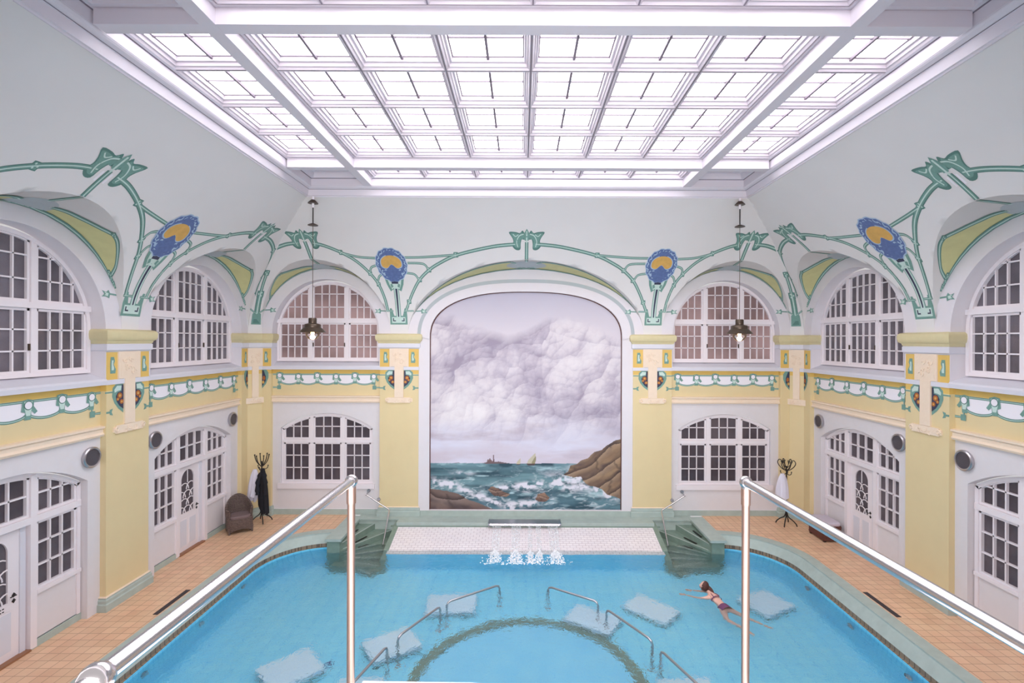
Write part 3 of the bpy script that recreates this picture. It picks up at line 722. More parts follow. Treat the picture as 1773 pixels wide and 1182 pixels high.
def light_bars(mb, M, u0, u1, z0, z1, f, nc, zrows, o0, o1, w=.028, fw=.045, mat='frame_white', inset=.06):
    """frame and glazing bars of one light, its top cut by the arch f"""
    u0 += .003; u1 -= .003; z0 += .003; z1 -= .003
    def top(u): return min(z1, f(u)-inset)
    N = 14; us = [u0+(u1-u0)*i/N for i in range(N+1)]
    flat = all(f(u)-inset > z1-.001 for u in us)
    # frame: sides, bottom, top following arch
    mb.box(u0, u0+fw, o0, o1, z0, max(top(u0+fw*.5), z0+.02), mat, M); mb.box(u1-fw, u1, o0, o1, z0, max(top(u1-fw*.5), z0+.02), mat, M)
    mb.box(u0+fw, u1-fw, o0, o1-.002, z0, z0+fw, mat, M)
    up = [(u, max(top(u), z0+.01)) for u in us]
    mb.grid([[M(u, o1, z) for u, z in up], [M(u, o1, max(z-fw, z0)) for u, z in up], [M(u, o0, max(z-fw, z0)) for u, z in up]], mat)
    for i in range(1, nc):
        u = u0+fw+(u1-u0-2*fw)*i/nc; t = top(u)
        if t > z0+.1: mb.box(u-w/2, u+w/2, o0+.005, o1-.008, z0, t, mat, M)
    for z in zrows:
        ok = [u for u in [u0+(u1-u0)*i/60 for i in range(61)] if top(u) > z]
        if ok: mb.box(min(ok), max(ok), o0+.005, o1-.008, z-w/2, z+w/2, mat, M)
def glass_sheet(mb, M, c, hw, zb, f, o, mat):
    N = 30; us = [c-hw+2*hw*i/N for i in range(N+1)]
    mb.grid([[M(u, o, zb) for u in us], [M(u, o, max(f(u), zb)) for u in us]], mat)
def big_window(M, c, hw, R, glass, lit=False):
    global win_i
    rt = sroot('window_%d' % win_i); win_i += 1
    zb = 4.83; f = lambda u: ZS+R*sqrt(max(1-((u-c)/hw)**2, 0)); o0, o1 = -.36, -.29
    mb = MB(); arched_frame(mb, M, c, hw, zb, f, o0, o1+.03, .075)
    for s in (-1, 1): mb.box(c+s*.58-.055, c+s*.58+.055, o0, o1+.026, zb, f(c+.58)-.02, 'frame_white', M)
    mb.box(c-hw+.004, c+hw-.004, o0, o1+.045, 6.05, 6.16, 'frame_white', M)
    mb.build('window_frame', rt)
    mb = MB(); g = 1e9
    for u0, u1, nc in ((c-hw+.075, c-.635, 4), (c-.525, c+.525, 4), (c+.635, c+hw-.075, 4)):
        light_bars(mb, M, u0, u1, zb+.07, 6.05, lambda u: 99, nc, [zb+.07+.39, zb+.07+.77], o0+.01, o1)
        light_bars(mb, M, u0, u1, 6.16, 9, f, nc, [6.56, 6.98], o0+.01, o1)
    mb.build('glazing_bars', rt)
    mb = MB(); glass_sheet(mb, M, c, hw-.03, zb, f, o0+.02, glass); mb.build('window_glass', rt)
    mb = MB()
    for s in (-1, 1): mb.box(c+s*.50-.012, c+s*.5+.012, o1, o1+.03, 5.3, 5.42, 'brown_metal', M)
    mb.build('window_latch', rt)
for M in (ML, MR):
    for b in SB: big_window(M, b[0], b[3]-.05, b[4]-.06, 'glass_grey')
for b in BB: big_window(MK, b[0], b[3]-.03, b[4]-.04, 'glass_rose')
def low_window(M, c, hw):
    global win_i
    rt = sroot('window_%d' % win_i); win_i += 1
    f0 = seg_arch(c, hw, 2.70, 3.18); f = lambda u: f0(min(max(u, c-hw), c+hw)); o0, o1 = -.26, -.2; zb = .95
    mb = MB(); arched_frame(mb, M, c, hw, zb, f, o0, o1+.02, .07)
    for s in (-1, 1): mb.box(c+s*.5-.055, c+s*.5+.055, o0, o1+.016, zb, f(c+.5)-.02, 'frame_white', M)
    mb.box(c-hw+.003, c+hw-.003, o0, o1+.026, 2.25, 2.36, 'frame_white', M); mb.build('window_frame', rt)
    mb = MB()
    for u0, u1 in ((c-hw+.07, c-.555), (c-.445, c+.445), (c+.555, c+hw-.07)):
        light_bars(mb, M, u0, u1, zb+.07, 2.25, lambda u: 99, 3, [1.45, 1.84], o0+.01, o1)
        light_bars(mb, M, u0, u1, 2.36, 9, f, 3, [2.76], o0+.01, o1)
    mb.build('glazing_bars', rt)
    mb = MB(); glass_sheet(mb, M, c, hw-.02, zb, f, o0+.02, 'glass_low'); mb.build('window_glass', rt)
    mb = MB(); mb.box(c-hw-.08, c+hw+.08, -.25, -.06, .82, .97, 'frame_white', M); mb.build('window_sill', rt)
for b in BB: low_window(MK, b[0], b[5]-.01)
door_i = 1
def door_bay(M, c, hw, flip=1):
    global win_i, door_i
    rt = sroot('window_%d' % win_i); win_i += 1
    f0 = seg_arch(c, hw, 2.70, 3.18); f = lambda u: f0(min(max(u, c-hw), c+hw)); o0, o1 = -.34, -.26; zb = 1.02; mu = .56
    mb = MB(); arched_frame(mb, M, c, hw, .14, f, o0, o1+.02, .075, bottom=False)
    for s in (-1, 1): mb.box(c+s*mu-.06, c+s*mu+.06, o0, o1+.03, 0.02, f(c+mu)-.02, 'frame_white', M)
    mb.box(c-hw+.004, c+hw-.004, o0, o1+.036, 2.24, 2.36, 'frame_white', M)
    for s in (-1, 1):
        a, b = sorted((c+s*(mu+.06), c+s*hw)); mb.box(a, b, o0, o1-.01, .0, zb-.03, 'white_wall', M); mb.box(a, b, o0, o1+.04, zb-.07, zb, 'frame_white', M)
    mb.build('window_frame', rt)
    mb = MB()
    for u0, u1, dr in ((c-hw+.075, c-mu-.06, 0), (c-mu+.06, c+mu-.06, 1), (c+mu+.06, c+hw-.075, 0)):
        if not dr: light_bars(mb, M, u0, u1, zb, 2.24, lambda u: 99, 3, [1.44, 1.84], o0+.01, o1)
        light_bars(mb, M, u0, u1, 2.36, 9, f, 3, [2.74], o0+.01, o1)
    mb.build('glazing_bars', rt)
    mb = MB(); N = 30; us = [c-hw+.02+(2*hw-.04)*i/N for i in range(N+1)]
    mb.grid([[M(u, o0+.02, 2.2) for u in us], [M(u, o0+.02, max(f(u), 2.2)) for u in us]], 'glass_low')
    for s in (-1, 1): mb.quad(M(c+s*mu, o0+.02, .9), M(c+s*(hw-.02), o0+.02, .9), M(c+s*(hw-.02), o0+.02, 2.25), M(c+s*mu, o0+.02, 2.25), 'glass_low')
    mb.build('window_glass', rt)
    # the door itself, with an arched pane and scale-shaped bars
    dr = sroot('door_%d' % door_i); door_i += 1
    d0, d1 = c-mu+.06, c+mu-.06; dc = (d0+d1)/2-flip*.06; dw = .42
    mb = MB(); 
    jamb_a, jamb_b = (dc+dw, d1) if flip > 0 else (d0, dc-dw)
    mb.box(jamb_a, jamb_b, o0-.05, o0+.02, 0.02, 2.24, 'frame_white', M); mb.box(jamb_a+.02, jamb_b-.02, o0, o0+.04, 0.02, 2.24, 'sill_white', M)
    pz0, pz1, pr = 1.0, 1.86, .25        # pane
    O = o0-.0
    rem0, rem1 = dc-dw, dc+dw
    mb.box(rem0, dc-pr, O-.04, O+.02, .03, 2.22, 'frame_white', M); mb.box(dc+pr, rem1, O-.04, O+.02, .03, 2.22, 'frame_white', M)
    mb.box(dc-pr, dc+pr, O-.04, O+.02, .03, pz0, 'frame_white', M)
    af = lambda u: pz1+pr*sqrt(max(1-((u-dc)/pr)**2, 0))
    us = [dc-pr*cos(PI*i/20) for i in range(21)]
    mb.grid([[M(u, O+.02, af(u)) for u in us], [M(u, O+.02, 2.22) for u in us]], 'frame_white')
    mb.grid([[M(u, O+.02, af(u)) for u in us], [M(u, O-.02, af(u)) for u in us]], 'frame_white')
    for a, b in ((dc-.33, dc-.03), (dc+.03, dc+.33)):
        mb.box(a, b, O+.02, O+.026, .14, .86, 'frame_white', M); mb.box(a+.03, b-.03, O+.026, O+.03, .17, .83, 'sill_white', M)
    mb.build('door_leaf', dr)
    mb = MB(); mb.grid([[M(u, O-.01, pz0) for u in us], [M(u, O-.01, af(u)) for u in us]], 'glass_low'); mb.build('door_glass', dr)
    mb = MB()
    def arcbar(cu, cz, r, a0, a1):
        pts = [(cu+r*cos(a0+(a1-a0)*i/10), cz+r*sin(a0+(a1-a0)*i/10)) for i in range(11)]
        pts = [p for p in pts if abs(p[0]-dc) <= pr and p[1] >= pz0 and p[1] <= af(p[0])+.02]
        if len(pts) > 1: mb.tube([M(u, O+.008, z) for u, z in pts], .013, 'frame_white', 6)
    for row, zz in enumerate((1.0, 1.2, 1.4, 1.6)):
        for kx in ((-.25, .0, .25) if row % 2 == 0 else (-.125, .125)): arcbar(dc+kx, zz, .17, 0, PI)
    mb.tube([M(dc, O+.008, 1.77), M(dc, O+.008, 2.1)], .012, 'frame_white', 6)
    mb.build('glazing_bars', dr)
    mb = MB(); hu = dc+flip*(dw-.07)
    for z in (1.0, 1.1):
        mb.add([M(hu-.04, O+.024, z), M(hu, O+.024, z-.045), M(hu+.04, O+.024, z), M(hu, O+.024, z+.045), M(hu, O+.035, z)], [(0, 1, 4), (1, 2, 4), (2, 3, 4), (3, 0, 4)], 'black_metal')
    mb.tube([M(hu, O+.02, 1.1), M(hu, O+.07, 1.1), M(hu-flip*.1, O+.07, 1.1)], .01, 'black_metal', 8); mb.build('door_handle', dr)
    mb = MB(); mb.box(d0, d1, o0-.06, o1+.05, 0, .035, 'threshold_wood', M); mb.build('door_threshold', dr)
    return dr
for M, fl in ((ML, 1), (MR, 1)):
    for i, b in enumerate(SB): dd = door_bay(M, b[0], b[5]-.02, fl if M is ML else -1)
# small notice with two text lines on the near left door
mb = MB(); c = SB[0][0]; M = ML
mb.box(c-.30, c+.2, -.315, -.31, .87, .97, 'frame_white', M)
for z in (.945, .895):
    for i in range(9): mb.box(c-.27+i*.045, c-.24+i*.045, -.31, -.3085, z-.008, z+.012, 'black_metal', M)
o = mb.build('notice_sign'); o['label'] = 'small white notice on the door at the left edge of the photo'; o['category'] = 'sign'

# round wall vents
def vent(M, u, z, label):
    rt = thing('wall_vent', label, 'vent', M(u, -WD, z), group='round steel vents on the side walls')
    L = Vector(M(u, -WD, z))
    def ringp(r, o): return [tuple(Vector(M(u+r*cos(q*PI/16), -WD+o, z+r*sin(q*PI/16)))-L) for q in range(32)]
    mb = MB(); mb.grid([ringp(*a) for a in ((.19, 0), (.205, .02), (.205, .06), (.185, .075), (.165, .07), (.16, .05))], 'steel', closed=True)
    mb.build('vent_rim', rt, smooth=True)
    mb = MB(); mb.fan(ringp(.162, .055), 'dark_grille'); mb.build('vent_grille', rt)
vent(ML, 9.93, 3.17, 'round steel vent on left wall beside the near pilaster, largest on that side')
vent(ML, 11.66, 3.17, 'round steel vent on left wall partly hidden behind the near pilaster')
vent(ML, 14.78, 3.17, 'small round steel vent on left wall above the wicker armchair')
vent(MR, 9.93, 3.17, 'round steel vent on right wall nearest the camera, right of the pilaster')
vent(MR, 11.66, 3.17, 'round steel vent on right wall partly hidden behind the near pilaster')
vent(MR, 14.78, 3.17, 'small round steel vent on right wall beside the far corner pilaster')

# ------------------------------------------------------------------ skylight (laylight)
sk = thing('skylight', 'large coffered white skylight of milky glass panes in the ceiling', 'skylight', (0, 8.93, 9.24))
SKL = (0, 8.93, 9.24)
def sb(mb, name, smooth=False):
    o = mb.build(name, smooth=smooth, loc=SKL); o.location = (0, 0, 0); o.parent = sk; return o
X0 = 5.65; YB = 12.93; YN = 4.75; XI = 5.47; YI = 12.78; YJ = 4.90
ZB = 9.42; BX = 4.05; B1 = 11.5; B0 = 6.35; bw = .1; ZP = 9.80
def frame_rect(mb, prof, mat):            # prof: (inset from outer edge, z)
    rows = []
    for d, z in prof: rows.append([(-X0+d, YN+d, z), (X0-d, YN+d, z), (X0-d, YB-d, z), (-X0+d, YB-d, z)])
    mb.grid(rows, mat, closed=True)
mb = MB(); frame_rect(mb, [(-.06, 9.20), (-.03, 9.19), (-.02, 9.215), (.01, 9.22), (.04, 9.36), (.06, 9.37), (.12, 9.40), (.14, 9.42), (.15, 9.44), (.15, 9.61), (.17, 9.62), (.20, 9.63), (.21, 9.66), (.21, 9.9)], 'beam_white')
frame_rect(mb, [(.147, 9.432), (.147, 9.452)], 'bar_grey'); frame_rect(mb, [(.15, 9.606), (.166, 9.618)], 'bar_grey'); frame_rect(mb, [(.052, 9.366), (.066, 9.368)], 'bar_grey')
sb(mb, 'outer_frame')
def beam(mb, x0, x1, y0, y1, z0=ZB, step=True):
    lx = (x1-x0) < (y1-y0)
    for dz, e in ((0, 0), (.2, -.012), (.215, .03)):
        z_ = z0+dz; zt = z0+(.2 if dz == 0 else (.215 if dz == .2 else .45))
        if lx: mb.box(x0-e, x1+e, y0, y1, z_, zt, 'beam_white')
        else: mb.box(x0, x1, y0-e, y1+e, z_, zt, 'beam_white')
for nm, a in (('beam', (-BX-bw, -BX+bw, YJ, YI)), ('beam', (BX-bw, BX+bw, YJ, YI))):
    mb = MB(); beam(mb, *a); sb(mb, nm)
for nm, a in (('beam', (-XI, XI, B1-bw, B1+bw)), ('beam', (-XI, XI, B0-bw, B0+bw))):
    mb = MB(); beam(mb, *a, z0=ZB+.003); sb(mb, nm)
def panel(x0, x1, y0, y1, solid=False):
    if solid:
        mb = MB(); w = .2
        rows = [[(x0+d, y0+d, z), (x1-d, y0+d, z), (x1-d, y1-d, z), (x0+d, y1-d, z)] for d, z in ((0, 9.62), (.05, 9.62), (.08, 9.75), (.14, 9.76), (.16, 9.9), (.2, 9.9))]
        mb.grid(rows, 'beam_white', closed=True); mb.quad(*rows[-1], 'beam_white'); sb(mb, 'corner_coffer'); return
    rib = MB()
    rows = [[(x0+d, y0+d, z), (x1-d, y0+d, z), (x1-d, y1-d, z), (x0+d, y1-d, z)] for d, z in ((0, 9.64), (.025, 9.63), (.04, 9.66), (.06, 9.67), (.07, 9.72), (.10, 9.725), (.11, ZP))]
    rib.grid(rows, 'lay_white', closed=True)
    xm, ym = (x0+x1)/2, (y0+y1)/2
    rib.box(xm-.018, xm+.018, y0+.1, y1-.1, ZP-.05, ZP+.01, 'bar_grey'); rib.box(x0+.1, x1-.1, ym-.01, ym+.01, ZP-.02, ZP+.01, 'bar_grey')
    for d_, z_ in ((.052, 9.668), (.008, 9.636)):
        rib.grid([[(x0+e, y0+e, z_), (x1-e, y0+e, z_), (x1-e, y1-e, z_), (x0+e, y1-e, z_)] for e in (d_-.007, d_+.007)], 'bar_grey', closed=True)
    rib.grid([[(x0+e, y0+e, zz), (x1-e, y0+e, zz), (x1-e, y1-e, zz), (x0+e, y1-e, zz)] for e, zz in ((.105, ZP-.012), (.125, ZP-.012), (.125, ZP+.005))], 'bar_grey', closed=True)
    r = sb(rib, 'coffer_frame')
    mb = MB(); mb.quad((x0+.1, y0+.1, ZP), (x1-.1, y0+.1, ZP), (x1-.1, y1-.1, ZP), (x0+.1, y1-.1, ZP), 'sky_glass')
    g = mb.build('glass_pane', loc=SKL); g.location = (0, 0, 0); g.parent = r
xs = [-BX+bw+.05+i*(2*BX-2*bw-.1)/6 for i in range(7)]; ys = [B0+bw+.05+i*(B1-B0-2*bw-.1)/4 for i in range(5)]
for i in range(6):
    for j in range(4): panel(xs[i], xs[i+1], ys[j], ys[j+1])
    panel(xs[i], xs[i+1], B1+bw+.05, YI+.0); panel(xs[i], xs[i+1], YJ-.0, B0-bw-.05)
for sg in (-1, 1):
    for j in range(4):
        a, b = sorted((sg*(BX+bw+.05), sg*(XI-.0))); panel(a, b, ys[j], ys[j+1])
    a, b = sorted((sg*(BX+bw+.03), sg*XI)); panel(a, b, B1+bw+.03, YI, True); panel(a, b, YJ, B0-bw-.03, True)

# ------------------------------------------------------------------ deck, coping, pool
ZW = -.38; PF = -1.38
def outer(n=28):
    pts = [(7.35, 2.2), (7.35, 8), (7.35, 12.0)]
    for i in range(n+1):
        t = (PI/2)*i/n*.985; pts.append((5.40+1.95*cos(t), 12.6+2.05*sin(t)))
    return pts
def offset_path(pts, d):
    out_ = []
    for i, p in enumerate(pts):
        a = pts[max(i-1, 0)]; b = pts[min(i+1, len(pts)-1)]; dx, dy = b[0]-a[0], b[1]-a[1]; l = math.hypot(dx, dy)
        out_.append((p[0]-dy/l*d, p[1]+dx/l*d))
    return out_
OUT = outer(); 
mb = MB()
for sx in (-1, 1):
    mb.grid([[(sx*x, y, 0) for x, y in OUT], [(sx*9.0, y, 0) for x, y in OUT]], 'deck_tile')
    y1 = OUT[-1][1]; mb.quad((sx*5.55, y1, 0), (sx*9., y1, 0), (sx*9., 15.95, 0), (sx*5.55, 15.95, 0), 'deck_tile')
    mb.quad((sx*5.4, y1, 0), (sx*5.55, y1, 0), (sx*5.55, 14.66, 0), (sx*5.4, 14.66, 0), 'deck_tile')
mb.quad((-9, YF-.05, 0), (9, YF-.05, 0), (9, 2.2, 0), (-9, 2.2, 0), 'deck_tile')
mb.build('floor', kind='structure')
pool = thing('swimming_pool', 'large swimming pool with blue tiles and green stone coping', 'pool', (0, 9, 0))
def pb(mb, name, smooth=False, parent=None):
    o = mb.build(name, smooth=smooth, loc=(0, 9, 0)); o.location = (0, 0, 0); o.parent = parent or pool; return o
I1 = offset_path(OUT, .28); I2 = offset_path(OUT, .42); I3 = offset_path(OUT, .46); I4 = offset_path(OUT, .52)
for sx in (-1, 1):
    mb = MB()
    for a, b, za, zb_, m in ((OUT, I1, .004, .004, 'stone_green'), (I1, I1, .004, -.03, 'stone_green'), (I1, I2, -.03, -.24, 'stone_green')):
        mb.grid([[(sx*x, y, za) for x, y in a], [(sx*x, y, zb_) for x, y in b]], m)
    for q in range(1, 14):                # joints between coping stones
        i = min(3+q*2, len(OUT)-2) if q > 6 else 0
    pb(mb, 'coping')
    mb = MB(); mb.grid([[(sx*x, y, -.24) for x, y in I2], [(sx*x, y, -.33) for x, y in I2], [(sx*x, y, -.335) for x, y in I3]], 'gutter_tile'); pb(mb, 'gutter_edge')
    mb = MB(); mb.grid([[(sx*x, y, -.335) for x, y in I3], [(sx*x, y, PF+.12) for x, y in I4], [(sx*x, y, PF) for x, y in offset_path(OUT, .62)]], 'pool_wall_y'); pb(mb, 'pool_wall')
mb = MB(); mb.quad((-7.2, 2.6, PF), (7.2, 2.6, PF), (7.2, 15.3, PF), (-7.2, 15.3, PF), 'pool_floor_tile'); pb(mb, 'pool_floor')
mb = MB(); mb.quad((-7.2, 2.6, PF), (7.2, 2.6, PF), (7.2, 2.6, 0), (-7.2, 2.6, 0), 'pool_wall_y'); mb.quad((-7.35, 2.2, .003), (7.35, 2.2, .003), (7.35, 2.6, .003), (-7.35, 2.6, .003), 'stone_green'); pb(mb, 'front_wall')
# white tiled apron under the mural, ledge above
mb = MB(); TX = 3.87
mb.grid([[(-TX, 15.2, -.12), (TX, 15.2, -.12)], [(-TX, 14.1, ZW), (TX, 14.1, ZW)], [(-TX, 13.9, -.45), (TX, 13.9, -.45)]], 'white_brick')
pb(mb, 'tiled_apron')
mb = MB(); mb.quad((-TX, 13.9, -.45), (TX, 13.9, -.45), (TX, 13.85, PF), (-TX, 13.85, PF), 'pool_wall_y'); pb(mb, 'pool_wall')
mb = MB(); mb.box(-TX-.03, TX+.03, 15.2, 15.9, -.6, .0, 'stone_green'); mb.box(-TX-.2, TX+.2, 15.17, 15.24, -.125, -.10, 'stone_dark'); pb(mb, 'ledge')
# ring on the pool floor
mb = MB(); RC = (0, 9.2); N = 48
rg = lambda r, z: [(RC[0]+r*cos(q*2*PI/N), RC[1]+r*sin(q*2*PI/N), z) for q in range(N)]
mb.grid([rg(2.28, PF), rg(2.28, PF+.06), rg(2.06, PF+.06), rg(2.06, PF)], 'stone_dark', closed=True); pb(mb, 'floor_ring')
mb = MB(); mb.fan(rg(2.07, PF+.01), 'pool_ring_inner'); pb(mb, 'ring_floor')
# jets and lamps in the pool wall
for sx in (-1, 1):
    for y in (7.3, 9.0, 10.6, 12.2):
        mb = MB(); mb.lathe([(.0, .0), (.07, .0), (.09, -.01), (.09, -.03)], (sx*6.84, y, -.62), 'steel', 16, ax='x'); pb(mb, 'wall_jet')
for x, y in ((-3.9, 9.9), (-3.3, 10.5), (-4.9, 8.6), (5.2, 9.3), (4.9, 8.6), (-2.9, 9.3)):
    mb = MB(); mb.lathe([(.0, .02), (.05, .02), (.07, .0)], (x, y, PF+.001), 'med_blue', 12); pb(mb, 'floor_inlet')
# submerged couches of pale tile
benches = [(-4.52, 9.6, .75, 1.0, .85, 'pale submerged tiled block at the left, diamond-like, left of the others'),
           (-2.8, 10.4, .6, 1.0, .8, 'pale submerged block behind the left middle handrail'),
           (-1.78, 11.95, .05, 1.15, .8, 'pale submerged block behind the handrail left of the ring top'),
           (1.5, 11.35, -.55, 1.1, .75, 'pale submerged block behind the handrail right of the ring top'),
           (2.92, 11.75, -.75, 1.1, .72, 'pale submerged block between the swimmer and the handrails'),
           (5.72, 12.0, .45, .95, .85, 'pale submerged block behind the right balcony post'),
           (2.9, 9.0, .05, 1.0, .75, 'pale submerged block at bottom right beside the nearest handrail'),
           (-3.05, 9.0, .05, .8, .7, 'pale submerged block at bottom left beside the nearest handrail')]
for x, y, r, w, d, lb in benches:
    t = thing('underwater_couch', lb, 'pool couch', (x, y, PF), r, 'pale tiled couches under the water')
    mb = MB(); mb.box(-w/2, w/2, -d/2, d/2, .05, .22, 'bench_tile'); mb.box(-w/2+.05, w/2-.05, -d/2+.05, d/2-.05, .0, .05, 'stone_dark'); mb.build('block', t)
    mb = MB(); mb.grid([[(-w/2-.006, -d/2-.006, z_), (w/2+.006, -d/2-.006, z_), (w/2+.006, d/2+.006, z_), (-w/2-.006, d/2+.006, z_)] for z_ in (.03, .1)], 'stone_dark', closed=True); mb.build('shadow_gap_band', t)  # dark foot and band colour in the shadow gap under each couch
# water surface (real ripples plus fine bump)
nx, ny = 200, 180
X = np.linspace(-6.93, 6.93, nx); Y = np.linspace(2.7, 14.5, ny); gx, gy = np.meshgrid(X, Y)
z = np.zeros_like(gx)
for kx_, ky_, a, ph in [(rng.normal(0, 3.0), rng.normal(0, 3.0), .0014, rng.uniform(0, 6)) for _ in range(14)]+[(rng.normal(0, 7), rng.normal(0, 7), .0005, rng.uniform(0, 6)) for _ in range(14)]:
    z += a*np.sin(kx_*gx+ky_*gy+ph)
for cx_, cy_, a in ((4.2, 11.9, .006), (0, 13.9, .010)):
    r = np.hypot(gx-cx_, gy-cy_); z += a*np.sin(r*14)*np.exp(-r*1.3)
me = bpy.data.meshes.new('pool_water'); vs = np.stack([gx.ravel(), gy.ravel(), (z+ZW).ravel()], 1)
idx = np.arange(nx*ny).reshape(ny, nx); q = np.stack([idx[:-1, :-1], idx[:-1, 1:], idx[1:, 1:], idx[1:, :-1]], -1).reshape(-1, 4)
keep = []
for i, f in enumerate(q):                 # trim the sheet to the curved pool edge
    xc, yc = abs(vs[f, 0].mean()), vs[f, 1].mean()
    lim = 6.93 if yc < 12.6 else 5.4+1.51*sqrt(max(0, 1-((yc-12.6)/1.61)**2))
    if yc > 13.93 and xc > 3.86 and xc < 5.12: lim = 99
    if xc <= lim+.02 and not (xc > 5.1 and yc > 14.22) : keep.append(f)
keep = [f for f in keep if not (vs[f, 1].mean() > 14.1 and abs(vs[f, 0].mean()) < 3.87)]
me.from_pydata(vs.tolist(), [], [tuple(int(a) for a in f) for f in keep]); me.materials.append(MAT['water'])
me.polygons.foreach_set('use_smooth', [True]*len(me.polygons)); me.update()
wo = bpy.data.objects.new('pool_water', me); COL.objects.link(wo); wo['label'] = 'clear blue rippling water filling the swimming pool'; wo['category'] = 'water'; wo['kind'] = 'stuff'
# floor drains
for sx, lb in ((-1, 'dark slot drain grate in the left deck beside the coping'), (1, 'dark slot drain grate in the right deck beside the coping')):
    mb = MB(); mb.box(sx*7.44-.05, sx*7.44+.05, 10.05, 11.05, .0, .008, 'drain')
    for i in range(20): mb.box(sx*7.44-.045, sx*7.44+.045, 10.08+i*.048, 10.095+i*.048, .008, .012, 'drain')
    o = mb.build('drain_grate'); o['label'] = lb; o['category'] = 'drain'

# ------------------------------------------------------------------ stairs into the pool
def stairs(sx, label):
    t = thing('pool_stairs', label, 'stairs', (sx*4.6, 14.5, 0))
    def b(mb, n): 
        o = mb.build(n, loc=(sx*4.6, 14.5, 0)); o.location = (0, 0, 0); o.parent = t; return o
    mb = MB(); xa, xb = sorted((sx*5.5, sx*5.15)); mb.box(xa, xb, 13.9, 15.74, PF, .006, 'stone_dark')
    xa, xb = sorted((sx*5.55, sx*5.1)); mb.box(xa, xb, 13.86, 15.74, -.06, .01, 'stone_green'); b(mb, 'side_block')
    mb = MB(); mb.box(*sorted((sx*5.15, sx*3.87)), 15.55, 15.9, PF, -.02, 'stone_green'); mb.box(*sorted((sx*5.2, sx*3.8)), 15.5, 15.88, -.04, -.004, 'stone_green'); b(mb, 'back_wall')
    # stringer beside the white tiles
    mb = MB(); xs_ = sorted((sx*3.98, sx*3.84))
    pr = [(15.5, -.06), (15.2, -.1), (14.1, ZW+.02), (13.75, ZW-.3), (13.6, PF), (15.5, PF)]
    for x in xs_: mb.ngon([(x, y, z) for y, z in pr], 'stone_dark')
    mb.grid([[(xs_[0], y, z) for y, z in pr], [(xs_[1], y, z) for y, z in pr]], 'stone_dark'); b(mb, 'stringer')
    # winders fanning round the block's inner front corner
    px, py = 5.15, 13.95; n = 7; x1 = 3.95; yb = 15.55
    angs = [90-i*90/5.2 for i in range(n+1)]
    def hit(a):                            # ray from the pivot to the recess boundary
        a = math.radians(a); dx, dy = -cos(a), sin(a)   # towards the middle (-x in mirrored coords)
        tt = []
        if dx < -1e-6: tt.append((px-x1)/-dx)
        if dy > 1e-6: tt.append((yb-py)/dy)
        tm = min(tt) if tt else 1.2
        tm = min(tm, 2.2) if a >= 0 else 1.2
        return (px+dx*tm, py+dy*tm)
    for i in range(n):
        z1 = -.17-.165*i; z0 = PF; a0, a1 = angs[i], angs[i+1]
        pts = [(px, py)]+[hit(a0+(a1-a0)*k_/4) for k_ in range(5)]
        for m_ in range(1, 5):
            if pts[m_][1] >= yb-.001 and pts[m_+1][0] <= x1+.001 and pts[m_+1][1] < yb-.001: pts.insert(m_+1, (x1, yb)); break
        mb = MB(); top = [(sx*x, y, z1) for x, y in pts]; bot = [(sx*x, y, z0) for x, y in pts]; nn = len(pts)
        mb.add(top+bot, [tuple(range(nn))]+[(k_, (k_+1) % nn, nn+(k_+1) % nn, nn+k_) for k_ in range(nn)], 'stone_dark')
        # light nosing and dark grip strip
        q = Vector((sx*pts[-1][0], pts[-1][1], 0)); p = Vector((sx*px, py, 0)); d = (q-p).normalized(); nrm = Vector((-d.y, d.x, 0))*(.02)
        for off, w_, m_, hgt in ((0.0, .05, 'stone_green', .006), ):
            s1 = p+d*.1; s2 = q-d*.03; back = Vector((-d.y, d.x, 0))*(-sx); 
            back = -back if (back.dot(Vector((sx*pts[1][0], pts[1][1], 0))-q) < 0) else back
            mb.add([tuple(v+Vector((0, 0, z1+hgt))) for v in (s1, s2, s2+back*w_, s1+back*w_)], [(0, 1, 2, 3)], m_)
        b(mb, 'step')
    for x, y, z in ((4.98, 15.1, -.04), (4.98, 14.6, -.1)):
        pass
    mb = MB()
    for i in range(3):
        a = math.radians(90-8-i*17); r0, r1 = .55, 1.05
        p0 = Vector((px-cos(a)*r0, py+sin(a)*r0, 0)); p1 = Vector((px-cos(a)*r1, py+sin(a)*r1, 0)); zz = -.145-.17*i
        nrm = Vector((p1-p0)).normalized(); nrm = Vector((-nrm.y, nrm.x, 0))*.025
        mb.add([(sx*v.x, v.y, zz+h) for h in (0, .012) for v in (p0-nrm, p1-nrm, p1+nrm, p0+nrm)], [(0, 1, 2, 3), (4, 5, 6, 7), (0, 1, 5, 4), (1, 2, 6, 5), (2, 3, 7, 6), (3, 0, 4, 7)], 'black_metal')
    b(mb, 'grip_strips')
    mb = MB(); mb.box(*sorted((sx*5.3, sx*3.95)), 13.62, 13.94, PF, -1.0, 'stone_dark'); b(mb, 'lower_landing')
stairs(-1, 'green stone winding stairs into the pool left of the white tiled apron')
stairs(1, 'green stone winding stairs into the pool right of the white tiled apron')
